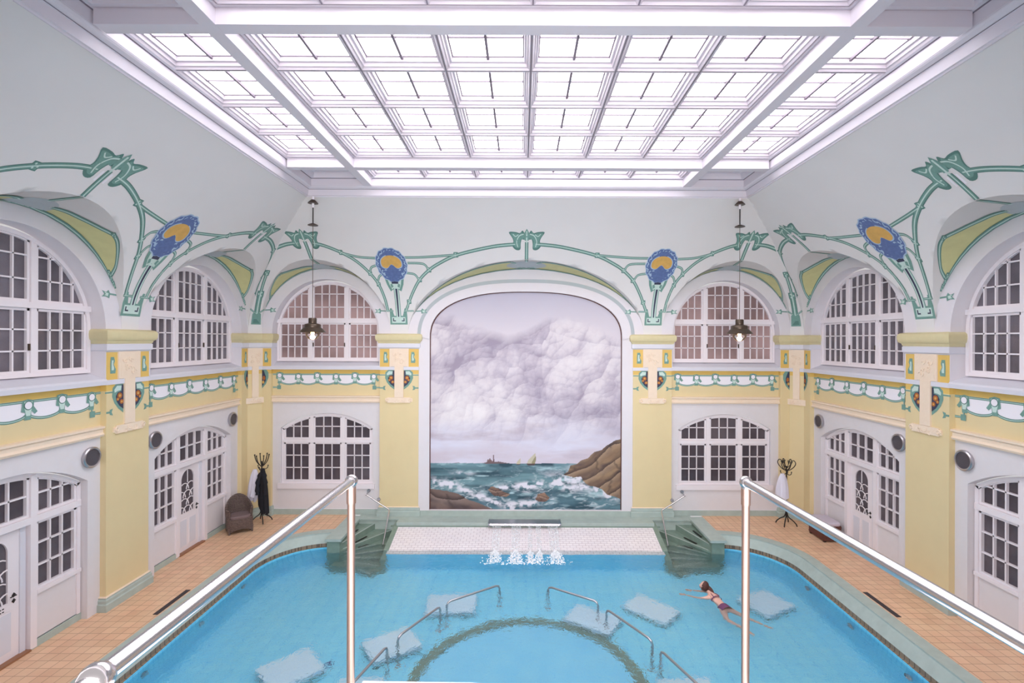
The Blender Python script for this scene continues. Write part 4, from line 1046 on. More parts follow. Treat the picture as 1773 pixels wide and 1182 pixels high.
def stair_rail(sx, label):
    t = thing('stair_handrail', label, 'handrail', (sx*4.96, 15.6, .7))
    L = (sx*4.96, 15.6, .7)
    def b(mb, n):
        o = mb.build(n, smooth=True, loc=L); o.location = (0, 0, 0); o.parent = t
    p = [(sx*4.98, 15.66, .70), (sx*4.60, 15.62, .47), (sx*4.24, 15.58, .27), (sx*4.21, 15.52, .22), (sx*4.17, 15.0, -.15), (sx*4.15, 14.62, -.45), (sx*4.15, 14.6, -.9)]
    mb = MB(); mb.tube(p, .022, 'chrome', 10); b(mb, 'rail')
    for q in ((sx*4.95, .70, 15.9), (sx*4.60, .47, 15.78)):
        mb = MB(); mb.tube([(q[0], 15.62, q[1]-.01), (q[0], q[2], q[1]+.05)], .014, 'steel', 8); mb.lathe([(0, -.03), (.05, -.03), (.055, -.01), (.055, 0)], (q[0], q[2]-.01, q[1]+.05), 'steel', 14, ax='y'); b(mb, 'wall_bracket')
stair_rail(-1, 'bent chrome handrail on the wall over the left pool stairs'); stair_rail(1, 'bent chrome handrail on the wall over the right pool stairs')
# waterfall
t = thing('waterfall_spout', 'flat chrome waterfall spout on the ledge under the mural', 'waterfall', (0, 15.1, 0))
mb = MB(); mb.box(-1.1, 1.05, -.0, .35, -.03, .02, 'steel'); mb.box(-1.1, 1.05, -.05, .0, -.045, -.02, 'chrome'); mb.box(-1.12, -1.08, -.05, .35, -.06, .03, 'steel'); mb.box(1.03, 1.07, -.05, .35, -.06, .03, 'steel'); mb.build('spout_blade', t)
mb = MB(); mb.box(-1.06, 1.02, .08, .35, -.2, -.03, 'stone_dark'); mb.build('spout_housing', t)
fall = MB()
for x0, x1 in ((-.98, -.72), (-.42, -.14), (.06, .2), (.3, .46), (.66, .98)):
    N = 10; P_ = []
    for i in range(13):
        s_ = i/12; zz = -.03-.40*s_; yy = 15.08-.9*s_**.5*.9-.25*s_; nar = .5*(1-s_)
        xc = (x0+x1)/2; hw_ = (x1-x0)/2*(1.0-.15*sin(PI*s_))
        P_.append([(xc-hw_+2*hw_*j/N, yy+.02*sin(j*2.1), zz) for j in range(N+1)])
    fall.grid(P_, 'fall_water')
o = fall.build('falling_water', smooth=True); o['label'] = 'thin streams of water falling from the chrome spout into the pool'; o['category'] = 'water'; o['kind'] = 'stuff'
foam = MB(); rr = random.Random(3)
for xc, n, s_ in ((-.85, 420, .26), (-.28, 460, .26), (.13, 240, .16), (.38, 240, .16), (.82, 460, .26)):
    for i in range(n):
        y = 13.95-.75*rr.random()**1.3; w_ = (14.05-y)*.55+.25; g = rr.gauss(0, 1); x = xc+g*s_*.45*w_*1.6; h = .16*rr.random()*math.exp(-g*g)*(1-abs(y-13.65)*1.3)
        foam.sphere((x, y, ZW+.004+max(h, 0)), rr.uniform(.006, .02), 'foam', 5, (1.1, 1.5, .8))
o = foam.build('foam', smooth=True, weld=False); o['label'] = 'white splashing foam where the waterfall meets the pool'; o['category'] = 'foam'; o['kind'] = 'stuff'

# handrails standing in the pool
def pool_rail(p, q, label):
    p = Vector(p); q = Vector(q); L = Vector((p.x, p.y, PF))
    t = thing('pool_handrail', label, 'handrail', tuple(L), group='steel handrails around the floor ring')
    d = (q-p).normalized(); pts = []
    zt = -.335
    def P3(v, z): return (v.x-L.x, v.y-L.y, z-L.z)
    pts = [P3(p, PF), P3(p, -.52), P3(p, -.44), P3(p+d*.03, -.36), P3(p+d*.10, zt)]+[P3(p+(q-p)*f, zt) for f in (.25, .5, .75)]+[P3(q-d*.10, zt), P3(q-d*.03, -.36), P3(q, -.44), P3(q, -.52), P3(q, PF)]
    mb = MB(); mb.tube(pts, .024, 'steel', 10); mb.build('rail', t, smooth=True)
    for v in (p, q):
        mb = MB(); mb.lathe([(0, .02), (.05, .02), (.06, 0)], P3(v, PF), 'steel', 14); mb.build('base_flange', t)
for a, b, lb in (((-.64, 12.02), (-1.78, 11.22), 'steel pool handrail left of the ring top, farthest on the left side'),
                 ((-1.9, 11.05), (-2.55, 9.9), 'steel pool handrail in the middle of the left side'),
                 ((-2.68, 9.6), (-3.0, 8.5), 'steel pool handrail at bottom left beside the balcony post'),
                 ((.52, 11.95), (1.60, 11.25), 'steel pool handrail right of the ring top, farthest on the right side'),
                 ((1.74, 10.95), (2.44, 9.8), 'steel pool handrail in the middle of the right side'),
                 ((2.52, 9.5), (2.95, 8.4), 'steel pool handrail at bottom right beside a pale block')):
    pool_rail((a[0], a[1], 0), (b[0], b[1], 0), lb)

# ------------------------------------------------------------------ mural
def vnoise(x, y, seed):
    r = np.random.default_rng(seed); g = r.random((256, 256)); xi = np.floor(x).astype(int); yi = np.floor(y).astype(int); fx = x-xi; fy = y-yi
    fx = fx*fx*(3-2*fx); fy = fy*fy*(3-2*fy); G = lambda a, b: g[a % 256, b % 256]
    return (G(xi, yi)*(1-fx)+G(xi+1, yi)*fx)*(1-fy)+(G(xi, yi+1)*(1-fx)+G(xi+1, yi+1)*fx)*fy
def fbm(x, y, seed, oc=5, g=.5):
    s = 0; a = 1; t = 0
    for i in range(oc): s = s+a*vnoise(x*2**i, y*2**i, seed+i); t += a; a *= g
    return s/t
def worley(x, y, seed):
    r = np.random.default_rng(seed); jx = r.random((64, 64)); jy = r.random((64, 64)); xi = np.floor(x).astype(int); yi = np.floor(y).astype(int); d = np.full(x.shape, 9.); side = np.zeros(x.shape)
    for a in (-1, 0, 1):
        for b in (-1, 0, 1):
            cx = xi+a; cy = yi+b; px = cx+jx[cx % 64, cy % 64]; py = cy+jy[cx % 64, cy % 64]; dd = np.hypot(x-px, y-py); m = dd < d
            d = np.where(m, dd, d); side = np.where(m, (px-x)*.6+(y-py)*-.9, side)
    return d, side
def inpoly(x, y, poly):
    m = np.zeros(x.shape, bool); n = len(poly)
    for i in range(n):
        x0, y0 = poly[i]; x1, y1 = poly[(i+1) % n]
        c = ((y0 > y) != (y1 > y)) & (x < (x1-x0)*(y-y0)/((y1-y0) or 1e-9)+x0); m ^= c
    return m
def mural():
    nx, nz = 420, 470; zb, ztop = .16, MSZ+MRISE; asp = (ztop-zb)/(2*MH)
    s = np.linspace(-1, 1, nx); xs_ = MH*s*1.0
    top = MSZ+MRISE*(1-np.minimum(1, np.abs(s))**2.5)**(1/2.5)
    T = np.linspace(0, 1, nz)[:, None]; Zz = zb+(top[None, :]-zb)*T; Xx = np.repeat(xs_[None, :], nz, 0)
    u = (Xx/MH+1)/2; v = (ztop-Zz)/(ztop-zb); vv = v*asp
    L = lambda c: np.array(srgb(*c)[:3])
    def mix(a, b, f): f = np.clip(f, 0, 1)[..., None]; return a*(1-f)+b*f
    sky = mix(np.broadcast_to(L((188, 184, 200)), u.shape+(3,)), L((212, 204, 212)), np.clip(v*5, 0, 1)+.3*(fbm(u*3, vv*8, 1)-.5))
    # heaped clouds
    wx = u+.10*(fbm(u*3, vv*3, 11)-.5)+.03*(fbm(u*12, vv*12, 17)-.5); wy = vv+.10*(fbm(u*3+9, vv*3, 12)-.5)+.03*(fbm(u*12+5, vv*12, 19)-.5)
    lum = np.zeros(u.shape); tot = 0
    for sc, a, sd in ((3.0, .8, 21), (6.2, .85, 22), (12.5, .65, 23), (25, .42, 24), (50, .25, 25)):
        d, side = worley(wx*sc, wy*sc, sd); lum += a*((1-d)*.85+side*.55); tot += a
    lum /= tot
    big = fbm(u*2.3+4.2, vv*2.3+1.1, 31, 3); lum = lum+1.05*(big-.5)+.34*(fbm(u*9, vv*11, 35)-.5)
    cl = mix(np.broadcast_to(L((152, 141, 160)), u.shape+(3,)), L((184, 174, 188)), (lum-.08)/.26); cl = mix(cl, L((214, 206, 212)), (lum-.36)/.24); cl = mix(cl, L((232, 226, 228)), (lum-.62)/.3)
    edge = .15+.10*(fbm(u*2.2+.6, vv*0+2, 41)-.5)+.09*np.cos((u-.72)*9)*-.5+.05*(fbm(u*9, vv*9, 42)-.5)
    cm = np.clip((v-edge)/.05, 0, 1)*np.clip((.70-v+.1*(fbm(u*4, vv*6, 43)-.5))/.14, 0, 1)
    low = mix(np.broadcast_to(L((206, 196, 208)), u.shape+(3,)), L((216, 214, 230)), (fbm(u*3, vv*14, 51)-.38)*4); low = mix(low, L((190, 178, 192)), (fbm(u*4+3, vv*20, 52)-.56)*5)
    base = mix(sky, low, (v-.5)/.1); col = mix(base, cl, cm*.93)
    hz = .787
    # sea
    sea_n = fbm(u*5+.6*fbm(u*4, vv*4, 61), vv*26, 62, 5); sea = mix(np.broadcast_to(L((62, 92, 104)), u.shape+(3,)), L((110, 146, 154)), (sea_n-.34)*3); sea = mix(sea, L((176, 204, 210)), (fbm(u*14, vv*50, 63, 4)-.60)*7)
    sea = mix(sea, L((70, 108, 128)), np.clip((v-.9)*6, 0, .5)); dist = np.clip((v-hz)/.05, 0, 1); sea = mix(np.broadcast_to(L((120, 158, 168)), u.shape+(3,)), sea, .35+.65*dist)
    def foamline(c_u, c_v, su, sv, slope=0, am=1., sd=70):
        d = ((u-c_u)/su)**2+((v-c_v-slope*(u-c_u)+.02*(fbm(u*8, vv*8, sd)-.5))/sv)**2; return am*np.exp(-d)*(.2+2.2*(fbm(u*18, vv*30, sd+1)-.34))
    fm = foamline(.93, .925, .05, .02, .3, 1.6, 170)+foamline(.03, .875, .03, .02, 0, 1.5, 171)+foamline(.58, .955, .05, .012, 0, 1.4, 172)+foamline(.17, .832, .05, .008)+foamline(.56, .888, .15, .018, -.02, 1.6, 73)+foamline(.72, .875, .10, .03, .1, 1.5, 76)+foamline(.85, .905, .12, .016, .28, 1.7, 79)+foamline(.10, .895, .05, .022, 0, 1.7, 82)+foamline(.28, .945, .14, .014, .3, 1.5, 85)+foamline(.5, .972, .12, .012, 0, 1., 88)+foamline(.40, .9, .12, .006, -.1, 1.2, 91)+foamline(.75, .84, .04, .03, 0, 1.6, 93)
    rdg = 1-np.abs(fbm(u*9+1.2*fbm(u*6, vv*9, 71), vv*34+1.5*fbm(u*7, vv*7, 72), 73, 4)*2-1)*2
    sea = mix(sea, L((206, 216, 222)), (rdg-.86)*5*np.clip((v-hz)*9, 0, 1)); sea = mix(sea, L((44, 74, 88)), (fbm(u*8+2*fbm(u*5, vv*5, 74), vv*40, 75, 4)-.57)*5)
    grit = fbm(u*46, vv*60, 76, 3); sea = mix(sea, L((224, 222, 232)), np.clip(fm*1.2, 0, 3)*np.clip((grit-.36)*5, 0, 1.2)); col = np.where((v > hz)[..., None], sea, col)
    wu = u+.012*(fbm(u*14, vv*14, 101)-.5); wv = v+.012*(fbm(u*14+3, vv*14, 102)-.5)
    def rock(poly, ca, cb, cc, sc=5, sd=110, ang=.6):
        m = inpoly(wu, wv, poly); r1 = u*cos(ang)+vv*sin(ang); r2 = -u*sin(ang)+vv*cos(ang)
        n = fbm(r1*sc, r2*sc*3, sd, 5); c = mix(np.broadcast_to(L(ca), u.shape+(3,)), L(cb), (n-.36)*4); c = mix(c, L(cc), (fbm(r1*sc*2, r2*sc*4, sd+5)-.52)*5)
        ph = (r2*sc*3.2+1.3*(fbm(r1*sc*.8, r2*sc*.8, sd+8)-.5)+.25*np.sin(r1*sc*4)) % 1.0
        c = mix(c, L(tuple(min(255, q_+34) for q_ in cb)), (1-ph-.55)*1.3); c = mix(c, L((58, 46, 46)), (ph-.70)*3.2*(fbm(r1*sc*2, r2*sc, sd+9)+.3)); c = mix(c, L((58, 46, 46)), (np.abs(((r1*sc*.9+.6*n+.5*np.floor(r2*sc*3.2)) % 1.0)-.5)-.44)*9)
        return m, c
    for poly, a in (([(.695, .84), (.72, .825), (.735, .795), (.76, .79), (.79, .77), (.82, .762), (.86, .735), (.90, .722), (.94, .695), (.97, .678), (1.01, .668), (1.01, .955), (.96, .94), (.93, .93), (.90, .905), (.86, .89), (.83, .885), (.80, .865), (.79, .845), (.75, .85)], ((120, 96, 80), (154, 126, 98), (100, 82, 76), 5, 110, -.55)),
                    ([(-.01, .905), (.08, .912), (.15, .93), (.2, .955), (.28, .975), (.36, 1.01), (-.01, 1.01)], ((92, 76, 74), (120, 100, 94), (74, 62, 64), 4, 130, .2)),
                    ([(.305, .91), (.325, .895), (.36, .905), (.39, .92), (.42, .93), (.40, .945), (.34, .94)], ((116, 90, 80), (148, 118, 100), (90, 72, 70), 12, 140, 0)),
                    ([(.55, .95), (.565, .925), (.6, .92), (.625, .945), (.61, .96), (.57, .962)], ((116, 90, 80), (148, 118, 100), (90, 72, 70), 12, 150, 0))):
        m, c = rock(poly, *a); col = np.where(m[..., None], c, col)
    for poly, c in (([(.27, .789), (.30, .781), (.36, .779), (.40, .785), (.42, .789)], (112, 92, 96)), ([(.30, .782), (.301, .768), (.305, .768), (.307, .774), (.311, .768), (.314, .762), (.318, .77), (.325, .775), (.33, .782)], (122, 96, 96)),
                    ([(.329, .782), (.331, .752), (.333, .745), (.335, .752), (.338, .782)], (110, 86, 90)), ([(.452, .789), (.46, .775), (.474, .764), (.475, .78), (.47, .79)], (196, 186, 160)),
                    ([(.507, .789), (.515, .772), (.548, .741), (.552, .742), (.551, .762), (.545, .789)], (194, 186, 164)), ([(.53, .786), (.553, .752), (.556, .77), (.548, .79)], (150, 142, 112)),
                    ([(.505, .788), (.553, .788), (.545, .797), (.512, .796)], (84, 66, 66)), ([(.452, .789), (.475, .789), (.47, .794), (.456, .794)], (90, 74, 76)), ([(.13, .787), (.15, .784), (.16, .787)], (140, 120, 128)), ([(.175, .787), (.185, .785), (.195, .787)], (140, 120, 128))):
        m = inpoly(u, v, poly); col = np.where(m[..., None], L(c), col)
    rt = thing('mural', 'large arched seascape mural with clouds, sailing boats and rocks', 'mural', (0, D+.12, .16))
    me = bpy.data.meshes.new('painting'); vs = np.stack([Xx.ravel(), np.zeros(nx*nz), (Zz-.16).ravel()], 1)
    idx = np.arange(nx*nz).reshape(nz, nx); q = np.stack([idx[:-1, :-1], idx[:-1, 1:], idx[1:, 1:], idx[1:, :-1]], -1).reshape(-1, 4)
    me.vertices.add(len(vs)); me.vertices.foreach_set('co', vs.ravel()); me.loops.add(q.size); me.loops.foreach_set('vertex_index', q.ravel()); me.polygons.add(len(q)); me.polygons.foreach_set('loop_start', np.arange(0, q.size, 4))
    me.update(calc_edges=True); at = me.color_attributes.new('paint', 'FLOAT_COLOR', 'POINT'); c4 = np.ones((nx*nz, 4)); c4[:, :3] = col.reshape(-1, 3); at.data.foreach_set('color', c4.ravel().astype(np.float32)); me.materials.append(MAT['mural_paint'])
    o = bpy.data.objects.new('painting', me); COL.objects.link(o); o.parent = rt
    mb = MB(); ring = [(x, z) for x, z in mop]; ring = [(-MH, .17)]+ring+[(MH, .17)]
    inn = [(x*.992, z-.02 if z > .5 else z) for x, z in ring]
    mb.grid([[(x, -.02, z-.16) for x, z in ring], [(x, -.03, z-.16) for x, z in inn], [(x, 0, z-.16) for x, z in inn]], 'leather_brown'); mb.build('thin_border', rt)
mural()

# ------------------------------------------------------------------ pendant lamps
def pendant(x, y, label):
    zc = ZS+(ZT-ZS)*sqrt((D-y)/RB); zc = 9.16
    t = thing('pendant_lamp', label, 'lamp', (x, y, 5.6), group=None)
    def b(mb, n, sm=True, par=None): return mb.build(n, par or t, smooth=sm)
    b_ = 0
    mb = MB(); mb.tube([(0, 0, 3.58), (0, 0, 3.3)], .03, 'paint_white', 10); mb.lathe([(.0, 3.50), (.05, 3.5), (.12, 3.43), (.13, 3.41), (.0, 3.41)], (0, 0, 0), 'brown_metal'); b(mb, 'ceiling_canopy')
    mb = MB(); mb.tube([(0, 0, 3.42), (0, 0, 2.86)], .016, 'black_metal', 8); mb.lathe([(0, 2.9), (.03, 2.9), (.12, 2.86), (.13, 2.845), (0, 2.845)], (0, 0, 0), 'brown_metal'); b(mb, 'drop_rod')
    mb = MB(); mb.tube([(0, 0, 2.86), (0, 0, .45)], .007, 'brown_metal', 6); b(mb, 'cable')
    mb = MB(); mb.lathe([(.0, .47), (.09, .47), (.10, .45), (.10, .34), (.11, .33), (.19, .31), (.20, .29), (.20, .23), (.24, .20), (.30, .13), (.325, .105), (.32, .10), (.2, .15), (.15, .17), (0, .18)], (0, 0, 0), 'brown_metal', 32); b(mb, 'lamp_shade')
    mb = MB(); mb.lathe([(.175, .15), (.18, .1), (.165, .02), (.12, -.05), (.06, -.085), (.0, -.09)], (0, 0, 0), 'lamp_glass', 28); b(mb, 'glass_globe')
    mb = MB(); mb.sphere((0, 0, .09), .035, 'bulb', 12, (1, 1, 1.3)); mb.tube([(0, 0, .13), (0, 0, .18)], .02, 'brown_metal', 8); b(mb, 'bulb')
    l = bpy.data.lights.new('lamp_light', 'POINT'); l.energy = 14; l.color = (1, .66, .42); l.shadow_soft_size = .05
    lo = bpy.data.objects.new('lamp_light', l); COL.objects.link(lo); lo.location = (0, 0, -.0); lo.parent = t
pendant(-5.50, 12.9, 'pendant lamp with brown metal shade hanging before the left arched window')
pendant(5.46, 12.9, 'pendant lamp with brown metal shade hanging before the right arched window')

# ------------------------------------------------------------------ coat stands, robes
def coat_stand(x, y, H, label, rz=0, curls=False):
    t = thing('coat_stand', label, 'coat stand', (x, y, 0), rz)
    mb = MB(); mb.tube([(0, 0, .28), (0, 0, H-.2)], [.024, .018], 'black_metal', 10); mb.build('pole', t, smooth=True)
    for q in range(4):
        a = q*PI/2+.6; c, s = cos(a), sin(a)
        mb = MB(); mb.tube(smooth_path([(.01*c, .01*s, .42), (.05*c, .05*s, .26), (.17*c, .17*s, .17), (.26*c, .26*s, .08), (.29*c, .29*s, .012)], 5), .016, 'black_metal', 8); mb.build('leg', t, smooth=True)
    for q in range(6):
        a = q*PI/3+.2; c, s = cos(a), sin(a)
        mb = MB()
        if curls:
            mb.tube(smooth_path([(.01*c, .01*s, H-.34), (.1*c, .1*s, H-.3), (.2*c, .2*s, H-.2), (.24*c, .24*s, H-.1), (.2*c, .2*s, H-.02), (.14*c, .14*s, H-.04), (.15*c, .15*s, H-.09)], 5), .012, 'black_metal', 8)
            mb.tube(smooth_path([(.0, .0, H-.26), (.07*c, .07*s, H-.2), (.11*c, .11*s, H-.1), (.07*c, .07*s, H-.03)], 4), .009, 'black_metal', 6)
        else:
            mb.tube(smooth_path([(.01*c, .01*s, H-.36), (.08*c, .08*s, H-.3), (.16*c, .16*s, H-.18), (.2*c, .2*s, H-.03)], 5), .013, 'black_metal', 8)
            mb.sphere((.2*c, .2*s, H-.01), .022, 'black_metal', 10)
        mb.build('hook', t, smooth=True)
        if q % 2 == 0:
            mb = MB(); a += .4; c, s = cos(a), sin(a); mb.tube(smooth_path([(.01*c, .01*s, H-.42), (.08*c, .08*s, H-.45), (.15*c, .15*s, H-.42), (.17*c, .17*s, H-.36)], 4), .011, 'black_metal', 8); mb.sphere((.17*c, .17*s, H-.35), .018, 'black_metal', 8); mb.build('lower_hook', t, smooth=True)
coat_stand(-7.98, 15.2, 2.04, 'black coat stand beside the wicker armchair, hung with two garments')
coat_stand(7.84, 15.1, 1.97, 'black iron coat stand with curled hooks in the far right corner', .3, True)
def garment(name, label, cat, x, y, zt, zb, w0, w1, dep, mat_, seed, skew=0., parts=None):
    r = random.Random(seed); t = thing(name, label, cat, (x, y, zb))
    mb = MB(); n = 36; rows = []; ph = [r.uniform(0, 6) for _ in range(4)]; H = zt-zb
    for i in range(19):
        s = i/18; wd = w0+(w1-w0)*(1-math.exp(-s*5)); row = []
        for j in range(n):
            a = j*2*PI/n; f = 1+(.18*sin(5*a+ph[0]+s*1.5)+.12*sin(9*a+ph[1]))*min(1, s*2)
            zz = H*(1-s)+(.13*sin(a+ph[2])+.05*sin(5*a+ph[3]))*s**3
            row.append((wd/2*cos(a)*f+skew*s, dep/2*sin(a)*f*(.4+.6*s), zz))
        rows.append(row)
    mb.grid(rows, mat_, closed=True); mb.fan(rows[0], mat_); mb.build('cloth', t, smooth=True)
    if parts == 'robe':
        for sg in (-1, 1):
            mb = MB(); mb.tube(smooth_path([(sg*w0*.4, -.02, H*.9), (sg*w1*.42+skew*.2, -.08, H*.68), (sg*w1*.45+skew*.4, -.09, H*.4)], 5), [.05+.012*(i % 3) for i in range(11)], mat_, 10); mb.build('sleeve', t, smooth=True)
        mb = MB(); mb.tube([(w1*.2, -dep*.5, H*.6), (w1*.25, -dep*.58, H*.1), (w1*.3, -dep*.5, -.1)], .012, mat_, 6); mb.build('belt', t)
garment('towel', 'white towel hanging on the left coat stand', 'towel', -8.12, 15.07, 1.62, .72, .10, .30, .22, 'towel_white', 3, -.06)
garment('bathrobe', 'long black bathrobe hanging on the left coat stand', 'bathrobe', -7.86, 15.02, 1.66, .40, .10, .26, .22, 'robe_black', 5, .03, 'robe')
garment('towel', 'white towel hanging on the iron coat stand in the right corner', 'towel', 7.64, 14.95, 1.58, .78, .10, .34, .22, 'towel_white', 8, -.02)

# ------------------------------------------------------------------ wicker armchair
def armchair():
    t = thing('wicker_armchair', 'brown wicker tub armchair with cushion by the left wall', 'armchair', (-8.26, 14.5, 0), math.radians(38))
    # front faces -y
    def shell(off, ztop_add=0):
        rows = []
        for i in range(8):
            s = i/7; row = []
            for j in range(25):
                a = math.radians(-35+250*j/24); back = max(0, sin(a)); top = .62+.34*back**1.3; flare = 1+.08*s
                z = .42*1.0*0+.0+top*s if False else .30+(top-.30)*s
                row.append(((.31+off)*cos(a)*flare, (.27+off)*sin(a)*flare+.02+.05*s*back, z))
            rows.append(row)
        return rows
    mb = MB(); o_, i_ = shell(.02), shell(-.035)
    mb.grid(o_, 'wicker'); mb.grid(i_, 'wicker'); mb.grid([o_[-1], i_[-1]], 'wicker'); mb.grid([[r[0] for r in o_], [r[0] for r in i_]], 'wicker'); mb.grid([[r[-1] for r in o_], [r[-1] for r in i_]], 'wicker'); mb.build('backrest', t, smooth=True)
    mb = MB(); mid = [tuple((Vector(a)+Vector(b))/2) for a, b in zip(o_[-1], i_[-1])]; mb.tube(mid, .032, 'wicker', 8)
    for k_ in (0, -1): mb.tube([mid[k_], (mid[k_][0], mid[k_][1]-.02, .35), (mid[k_][0]*.98, mid[k_][1]-.03, .02)], .028, 'wicker', 8)
    mb.build('arm_rim', t, smooth=True)
    mb = MB()
    def skirt(z): return [(.33*math.copysign(abs(cos(a))**.45, cos(a)), .29*math.copysign(abs(sin(a))**.45, sin(a)), z) for a in [q*2*PI/40 for q in range(40)]]
    low = [(x, y, .06+.07*max(0, 1-(x/.26)**2) if y < -.2 else .08) for x, y, z in skirt(0)]
    mb.grid([skirt(.40), skirt(.38), skirt(.25), low], 'wicker', closed=True); mb.fan(skirt(.40), 'wicker'); mb.build('seat_base', t, smooth=True)
    for x in (-.29, .29):
        for y in (-.25, .25):
            mb = MB(); mb.tube([(x, y, .2), (x, y, 0)], [.03, .022], 'wicker', 8); mb.build('leg', t)
    mb = MB(); P_ = []
    for i, (e, z) in enumerate(((.0, .40), (.95, .40), (1, .43), (1, .46), (.94, .49), (0, .50))): P_.append([(e*.27*math.copysign(abs(cos(a))**.5, cos(a)), -.02+e*.25*math.copysign(abs(sin(a))**.5, sin(a)), z) for a in [q*2*PI/36 for q in range(36)]])
    mb.grid(P_, 'cushion', closed=True); mb.build('cushion', t, smooth=True)
armchair()
# upholstered chest
t = thing('storage_bench', 'low brown chest with pale padded top by the right wall', 'bench', (8.42, 14.15, 0))
mb = MB(); mb.box(-.24, .24, -.36, .36, .04, .44, 'leather_brown')
for z in (.08, .24, .40): mb.box(-.247, .247, -.367, .367, z-.012, z+.012, 'leather_brown')
mb.build('box', t)
mb = MB()
for x in (-.2, .2):
    for y in (-.32, .32): mb.box(x-.03, x+.03, y-.03, y+.03, 0, .05, 'black_metal')
mb.build('feet', t)
mb = MB(); P_ = []
for e, z in ((.97, .44), (1, .46), (1, .50), (.93, .53), (.0, .54)): P_.append([(e*.25*math.copysign(abs(cos(a))**.3, cos(a)), e*.37*math.copysign(abs(sin(a))**.3, sin(a)), z) for a in [q*2*PI/40 for q in range(40)]])
mb.grid(P_, 'pad_pale', closed=True); mb.build('cushion', t, smooth=True)

# ------------------------------------------------------------------ balcony platform with chrome rails
t = thing('balcony', 'white balcony platform edge at the bottom of the photo', 'balcony', (0, 0, 3.6))
mb = MB(); ye = [(-1.0, 2.80), (-.4, 2.79), (.2, 2.755), (1.15, 2.68)]
top = [(x, y, .003) for x, y in ye]; bot = [(x, y, -.2) for x, y in ye]
mb.grid([[(x, -2.2, .003) for x, y in ye], top, bot, [(x, -2.2, -.2) for x, y in ye]], 'platform_white'); mb.build('platform', t)
def brail(x, label, xb):
    r = thing('balcony_rail', label, 'railing', (x, 2.7, 3.64))
    mb = MB(); mb.tube([(0, 0, -.037), (0, 0, 1.05)], .0205, 'rose_steel', 20); mb.lathe([(.0205, .985), (.0245, .985), (.0245, 1.07), (.021, 1.075)], (0, 0, 0), 'rose_steel', 20); mb.build('post', r, smooth=True)
    mb = MB(); mb.tube([(0, 0, 1.105), (xb, -1.63, 1.135)], .0225, 'chrome', 20); mb.build('rail', r, smooth=True)
    mb = MB(); mb.sphere((0, 0, 1.105), .034, 'chrome', 20); mb.tube([(0, 0, 1.06), (0, 0, 1.1)], .024, 'chrome', 16); mb.build('ball_joint', r, smooth=True)
    mb = MB(); mb.sphere((xb, -1.63, 1.135), .036, 'chrome', 20); mb.build('ball_joint', r, smooth=True)
    mb = MB(); mb.tube([(xb, -1.63, 1.12), (xb, -1.63, -.037)], .0205, 'rose_steel', 16); mb.build('post', r, smooth=True)
    mb = MB(); mb.tube([(xb, -1.63, 1.135), (xb, -2.9, 1.135)], .0225, 'chrome', 20); mb.build('rail', r, smooth=True)
brail(-1.035, 'chrome balcony railing with post and sloping bar on the left', .01)
brail(1.085, 'chrome balcony railing with post and sloping bar on the right', .01)

